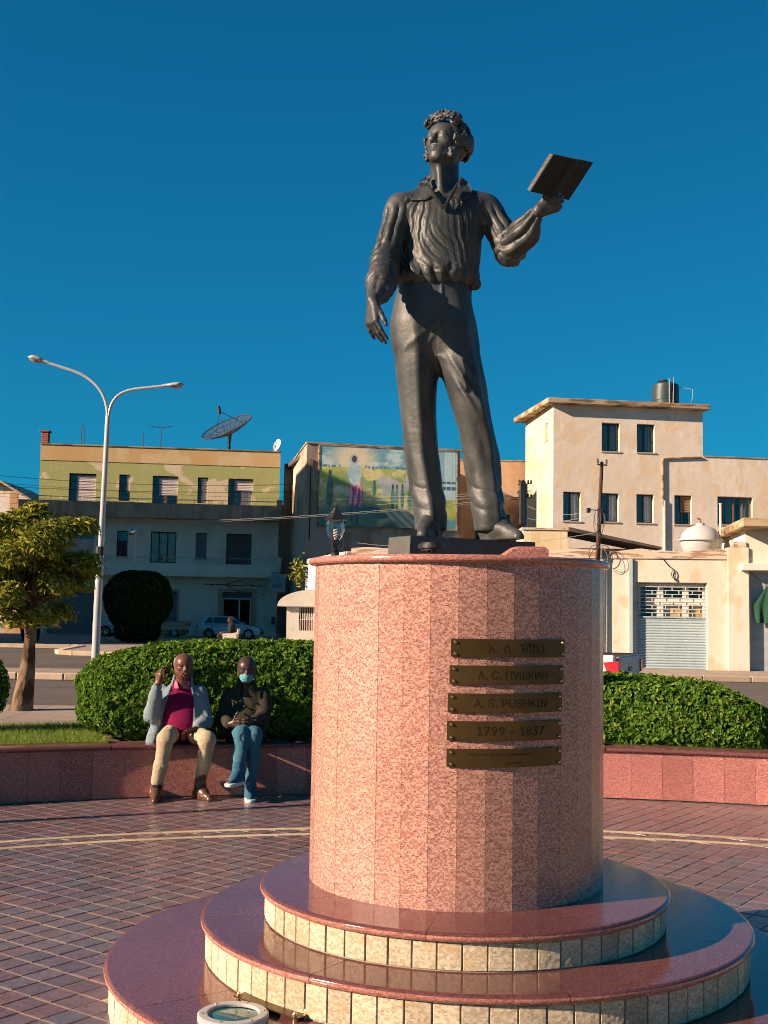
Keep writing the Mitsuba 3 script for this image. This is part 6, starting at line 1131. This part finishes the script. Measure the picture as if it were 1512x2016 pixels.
F = Field((-.11, -.10, -.15), (.11, .16, .10), .005); F.ell((0, .020, -.022), (.087, .090, .107), k=.001); F.ell((0, .10, .03), (.10, .060, .12), k=.004, sub=True); F.ell((0, -.02, .085), (.2, .15, .10), k=.004, sub=True); F.ell((0, -.12, 0), (.2, .085, .2), k=.004, sub=True); m = F.mesh(); add('hair', tm(H1 + np.asarray(m.vertices) * .985 @ R1.T, m.faces), 'hair_grey', m1, smooth=True, label='short grey hair round the back')
m = moved(trimesh.creation.icosphere(2, 1.), s=1); m.apply_scale((.0145, .0055, .007)); add('teeth', tm(H1 + (np.asarray(m.vertices) + (0, -.069, .092)) * .94 @ R1.T, m.faces), 'teeth', m1, smooth=True)
F = Field((-2.0, 10.22, .43), (-1.5, 10.72, 1.0), .007); F.stack(sc(TB, .96), .01); F.cone((-1.748, 10.44, 1.0), (-1.74, 10.33, .90), .05, .02, .01, True); garment(F, 'shirt', 'shirt_magenta', m1, .005, 3)
for s in (-1, 1): add('shirt_collar', hull([(-1.742 + s * a, y, z) for a, y, z in ((.06, 10.44, .985), (.075, 10.455, .95), (.055, 10.385, .925), (.018, 10.365, .925), (.025, 10.378, .955), (.05, 10.43, .99), (.06, 10.46, .985))]), 'collar_pink', m1, label='pink shirt collar flap')
F = Field((-2.13, 10.10, .38), (-1.40, 10.76, 1.04), .0066); F.stack(sc(TB, 1.06), .02); F.cone((-1.748, 10.50, .94), (-1.743, 10.48, 1.005), .092, .082, .02); F.cone((-1.748, 10.46, .93), (-1.74, 10.44, 1.05), .068, .070, .006, True)
F.chain([shL, shL * .5 + elL * .5, elL, elL * .4 + wrL * .6, wrL * .9 + elL * .1], [.066, .066, .066, .054, .042], .03); F.chain([shR, elR, wrR * .85 + elR * .15], [.064, .060, .045], .03); F.cone((-1.92, 10.47, .72), (-1.975, 10.44, .46), .065, .062, .04); F.cone((-1.94, 10.50, .6), (-1.965, 10.43, .43), .06, .045, .03)
carve(F, [-1.985, -1.95, -1.91, -1.858, -1.826, -1.815], [-1.60, -1.64, -1.62, -1.628, -1.668, -1.68], [.38, .50, .66, .82, .95, 1.05], 10.47)
garment(F, 'jacket', 'jacket_grey', m1, .008, 5, .9, label='open light grey knitted jacket')
F = Field((-2.0, 9.93, .10), (-1.34, 10.74, .68), .0066); F.ell((-1.743, 10.54, .53), (.19, .14, .085), k=.03); F.chain([(-1.825, 10.52, .535), knL, knL * .45 + anL * .55, anL + (0, 0, .065)], [.085, .068, .055, .054], .03); F.chain([(-1.655, 10.52, .535), knR, knR * .45 + anR * .55, anR + (0, 0, .075)], [.085, .068, .055, .054], .03); garment(F, 'trousers', 'khaki', m1, .004, 8)
for a in (anL, anR): add('sock', tube([a + (0, 0, .11), a + (0, -.01, -.04)], .042, 10), 'sock', m1)
shoes(m1, [((-1.885, 10.205, .002), (-1.872, 10.02, .002)), ((-1.560, 10.315, .002), (-1.435, 10.165, .002))], 'leather')
add('watch', moved(lathe([(.026, -.012), (.037, -.012), (.037, .012), (.026, .012), (.026, -.012)], 20), wrR * .93 + elR * .07, rx=1.0, ry=.35), 'steel', m1)
# ---- man with the mask
m2 = thing('person', 'seated man in dark jacket and blue jeans with teal face mask and clasped hands', 'person', 'people sitting on the planter wall')
shL, shR, elL, wrL, elR, wrR = (np.array(q) for q in ((-1.355, 10.68, .858), (-1.055, 10.68, .862), (-1.388, 10.58, .640), (-1.300, 10.35, .630), (-1.028, 10.55, .680), (-1.095, 10.35, .655)))
knL, knR, anL, anR = (np.array(q) for q in ((-1.184, 10.22, .565), (-1.078, 10.25, .555), (-1.196, 10.13, .20), (-1.102, 10.28, .11)))
H2, R2 = np.array([-1.198, 10.605, 1.098]), head_frame(-7, -10, 0)
TB = [(.45, -1.20, 10.66, .165, .12), (.55, -1.20, 10.64, .165, .13), (.68, -1.20, 10.64, .165, .125), (.80, -1.203, 10.66, .168, .112), (.86, -1.205, 10.67, .160, .10), (.905, -1.204, 10.67, .12, .085), (.955, -1.202, 10.66, .062, .062)]
F = Field((-1.52, 9.92, .02), (-.92, 10.84, 1.26), .0062)
head(F, H2, R2, .97, jaw=1.05, sy=.90); F.cone((-1.203, 10.66, .90), (-1.20, 10.62, 1.03), .058, .055, .03); F.stack(sc(TB, .86), .02); F.chain([shL, elL, wrL], [.05, .042, .027], .02); F.chain([shR, elR, wrR], [.05, .042, .027], .02)
F.chain([(-1.27, 10.66, .52), knL, anL], [.07, .05, .033], .02); F.chain([(-1.12, 10.66, .52), knR, anR], [.07, .05, .033], .02)
hand(F, wrL + (.01, -.01, 0), (.85, -.45, .05), (-.05, -.1, 1), -1, .95, ((.25, .3, .3), (.3, .35, .3), (.35, .4, .3), (.4, .4, .3)), (.5, .9, .0, .1), .12); hand(F, wrR, (-.85, -.5, -.12), (.0, -.2, 1), 1, .95, ((.3, .35, .3), (.35, .35, .3), (.4, .4, .3), (.4, .4, .3)), (.7, .7, .0, .1), .10)
add('figure', F.mesh(), 'skin_dark', m2, smooth=True)
LH = lambda m: tm(H2 + np.asarray(m.vertices) * .93 @ R2.T, m.faces)
F = Field((-.09, -.15, -.03), (.09, -.02, .14), .0045); F.ell((0, -.075, .058), (.066, .052, .062), k=.01); F.ell((0, -.055, .09), (.025, .028, .032), k=.02); F.ell((0, -.05, -.03), (.12, .2, .062), k=.004, sub=True); k = add('face_mask', LH(displaced(F.mesh(), lambda p, n: .0022 * ridge(p[:, 1] * 420, 1.))), 'mask_teal', m2, smooth=True); addm('ear_loop', [LH(tube([(s * .062, -.05, .03), (s * .078, -.02, .0), (s * .088, 0, -.03)], .002, 4)) for s in (-1, 1)], 'white_paint', k)
g = [hull([(s * a, y, z) for a, y, z in ((.008, .012, .098), (.058, .012, .080), (.056, -.022, .082), (.014, -.024, .098), (.008, .012, .094), (.058, .012, .076), (.056, -.022, .078), (.014, -.024, .094))]) for s in (-1, 1)] + [tube([(-.012, .008, .099), (.012, .008, .099)], .003, 5)] + [tube([(s * .058, .008, .080), (s * .082, .004, .03), (s * .088, -.004, -.01)], .003, 5) for s in (-1, 1)]
add('sunglasses', LH(merge(g)), 'dark_glass', m2)
F = Field((-1.52, 10.22, .42), (-.90, 10.84, .99), .0066); F.stack(sc(TB, 1.06), .02); F.cone((-1.203, 10.67, .91), (-1.20, 10.64, .965), .088, .078, .02); F.cone((-1.203, 10.60, .90), (-1.20, 10.58, 1.02), .055, .062, .006, True); F.chain([shL, elL, wrL * .88 + elL * .12], [.064, .060, .047], .03); F.chain([shR, elR, wrR * .88 + elR * .12], [.064, .060, .047], .03)
garment(F, 'jacket', 'jacket_olive', m2, .009, 12, .9, label='dark olive jacket with rolled cuffs')
for s in (-1, 1): add('jacket_collar', hull([(-1.203 + s * a, y, z) for a, y, z in ((.05, 10.585, .955), (.09, 10.60, .925), (.095, 10.55, .865), (.045, 10.535, .865), (.03, 10.545, .92), (.05, 10.60, .96))]), 'jacket_olive', m2)
for z in (.84, .77, .70): add('button', moved(trimesh.creation.icosphere(1, .007), (-1.20, 10.505, z)), 'steel', m2)
F = Field((-1.40, 9.98, .10), (-.96, 10.84, .66), .0066); F.ell((-1.195, 10.68, .52), (.165, .13, .075), k=.03); F.chain([(-1.265, 10.66, .525), knL, knL * .5 + anL * .5, anL + (0, 0, .065)], [.076, .064, .052, .050], .03); F.chain([(-1.125, 10.66, .525), knR, knR * .5 + anR * .5, anR + (0, 0, .06)], [.076, .062, .050, .047], .03); garment(F, 'jeans', 'jeans', m2, .005, 15)
shoes(m2, [((-1.185, 10.17, .150), (-1.245, 9.99, .150)), ((-1.106, 10.31, .002), (-1.088, 10.12, .002))], 'trainer_blue', 'white_paint')
# ---- man in the white armchair across the street
m3 = thing('person', 'distant man in dark clothes sitting in a white chair, facing left', 'person'); c = np.array([-5.86, 46.0, .09]); HR3 = head_frame(78, 0)
F = Field(c + (-.75, -.4, 0), c + (.4, .4, 1.4), .015); head(F, c + (-.02, 0, 1.10), HR3, 1.0, eyes=False); F.cone(c + (.02, 0, .85), c + (0, 0, 1.05), .06, .055, .03); F.chain([c + (.05, 0, .45), c + (.04, 0, .85)], [.15, .13], .03)
for s in (-1, 1): F.chain([c + (.04, s * .19, .86), c + (.02, s * .24, .62), c + (-.25, s * .22, .62)], [.05, .045, .03], .02); F.chain([c + (.02, s * .1, .48), c + (-.42, s * .12, .50), c + (-.45, s * .12, .06)], [.08, .06, .04], .02)
hand(F, c + (-.25, -.22, .62), (-1, 0, -.1), (0, .6, .8), 1, 1.); hand(F, c + (-.25, .22, .62), (-1, 0, -.1), (0, -.6, .8), 1, 1.); add('figure', F.mesh(), 'skin_dark', m3, smooth=True)
F = Field(c + (-.75, -.4, .0), c + (.4, .4, 1.0), .016); F.chain([c + (.05, 0, .45), c + (.04, 0, .86)], [.17, .15], .03)
for s in (-1, 1): F.chain([c + (.04, s * .19, .86), c + (.02, s * .24, .62), c + (-.22, s * .22, .62)], [.065, .06, .05], .02)
garment(F, 'jacket', 'dark_clothes', m3, .01, 4, .6); F = Field(c + (-.65, -.3, .0), c + (.3, .3, .7), .016)
for s in (-1, 1): F.chain([c + (.02, s * .1, .48), c + (-.42, s * .12, .50), c + (-.45, s * .12, .10)], [.095, .075, .055], .02)
garment(F, 'trousers', 'dark_clothes', m3, .008, 6, .6)
for s in (-1, 1): add('shoe', shoe(c + (-.42, s * .12, .002), c + (-.62, s * .12, .002)), 'leather', m3, smooth=True)
ac = thing('armchair', 'white moulded plastic armchair across the street, lit by the sun', 'chair')
add('seat', bbox(c[0] - .25, c[0] + .25, 45.72, 46.28, .45, .49, .015), 'plastic_white', ac); add('backrest', moved(bbox(.2, .25, -.27, .27, .0, .48, .02), (c[0], 46, .44), ry=.22), 'plastic_white', ac)
for y in (45.7, 46.27):
    add('armrest', hull([(c[0] - .3, y, .66), (c[0] + .33, y, .72), (c[0] - .3, y + .05, .66), (c[0] + .33, y + .05, .72), (c[0] - .28, y, .60), (c[0] + .3, y, .66), (c[0] - .28, y + .05, .60), (c[0] + .3, y + .05, .66)]), 'plastic_white', ac); add('side_panel', hull([(c[0] - .2, y + .005, .60), (c[0] + .26, y + .005, .66), (c[0] - .16, y + .005, .45), (c[0] + .24, y + .005, .45), (c[0] - .2, y + .04, .60), (c[0] + .26, y + .04, .66), (c[0] - .16, y + .04, .45), (c[0] + .24, y + .04, .45)]), 'plastic_white', ac)
    for x in (-.24, .2): add('leg', hull([(c[0] + x + a, y + b, z) for z, w in ((.09, .0), (.60, .02)) for a in (-w, .04 + w) for b in (0, .045)]), 'plastic_white', ac)
# ---- two people walking behind the tree
def walker(label, c, yaw, top, seed):
    k = thing('person', label, 'person'); c = np.array(c, float); a = math.radians(yaw); f = np.array([-math.sin(a), -math.cos(a), 0]); s_ = np.array([math.cos(a), -math.sin(a), 0]); L = lambda x, y, z: c + s_ * x + f * y + np.array([0, 0, z]); r = .45
    legs = [[L(s * .09, 0, .90), L(s * .10, s * .10 + .04, .50), L(s * .10, s * .14 - .03, .09)] for s in (-1, 1)]; arms = [[L(s * .20, 0, 1.42), L(s * .26, -s * .05, 1.14), L(s * .25, -s * .10 + .06, .88)] for s in (-1, 1)]
    F = Field(c - (r, r, 0), c + (r, r, 1.82), .017); head(F, L(0, .02, 1.62), head_frame(yaw), .95, eyes=False); F.cone(L(0, 0, 1.42), L(0, .01, 1.56), .06, .055, .03); F.chain([L(0, 0, .92), L(0, 0, 1.38)], [.13, .14], .03)
    for q in legs: F.chain(q, [.07, .05, .035], .02)
    for q in arms: F.chain(q, [.045, .04, .028], .02); hand(F, q[2], (0, 0, -1), f, 1, 1.)
    add('figure', F.mesh(), 'skin_dark', k, smooth=True); F = Field(c - (r, r, 0), c + (r, r, 1.6), .017); F.chain([L(0, 0, .90), L(0, 0, 1.38)], [.155, .165], .03)
    for q in arms: F.chain([q[0], q[1], q[2] + (0, 0, .06)], [.062, .055, .045], .02)
    garment(F, 'jacket', top, k, .008, seed, .6); F = Field(c - (r, r, 0), c + (r, r, 1.1), .017); F.ell(L(0, 0, .92), (.16, .13, .12), k=.03)
    for q in legs: F.chain([q[0], q[1], q[2] + (0, 0, .0)], [.09, .07, .055], .02)
    garment(F, 'trousers', 'navy_trousers', k, .007, seed + 1, .6)
    for q in legs: add('shoe', shoe(q[2] * (1, 1, 0) + (0, 0, c[2]) - f * .04, q[2] * (1, 1, 0) + (0, 0, c[2]) + f * .17), 'leather', k, smooth=True)
walker('person in dark trousers standing in the shade behind the tree, left of its trunk', (-15.55, 51.5, .09), 20, 'dark_clothes', 31); walker('person in dark trousers standing in the shade behind the tree, right of its trunk', (-14.66, 50.3, .09), -30, 'jacket_grey', 37)
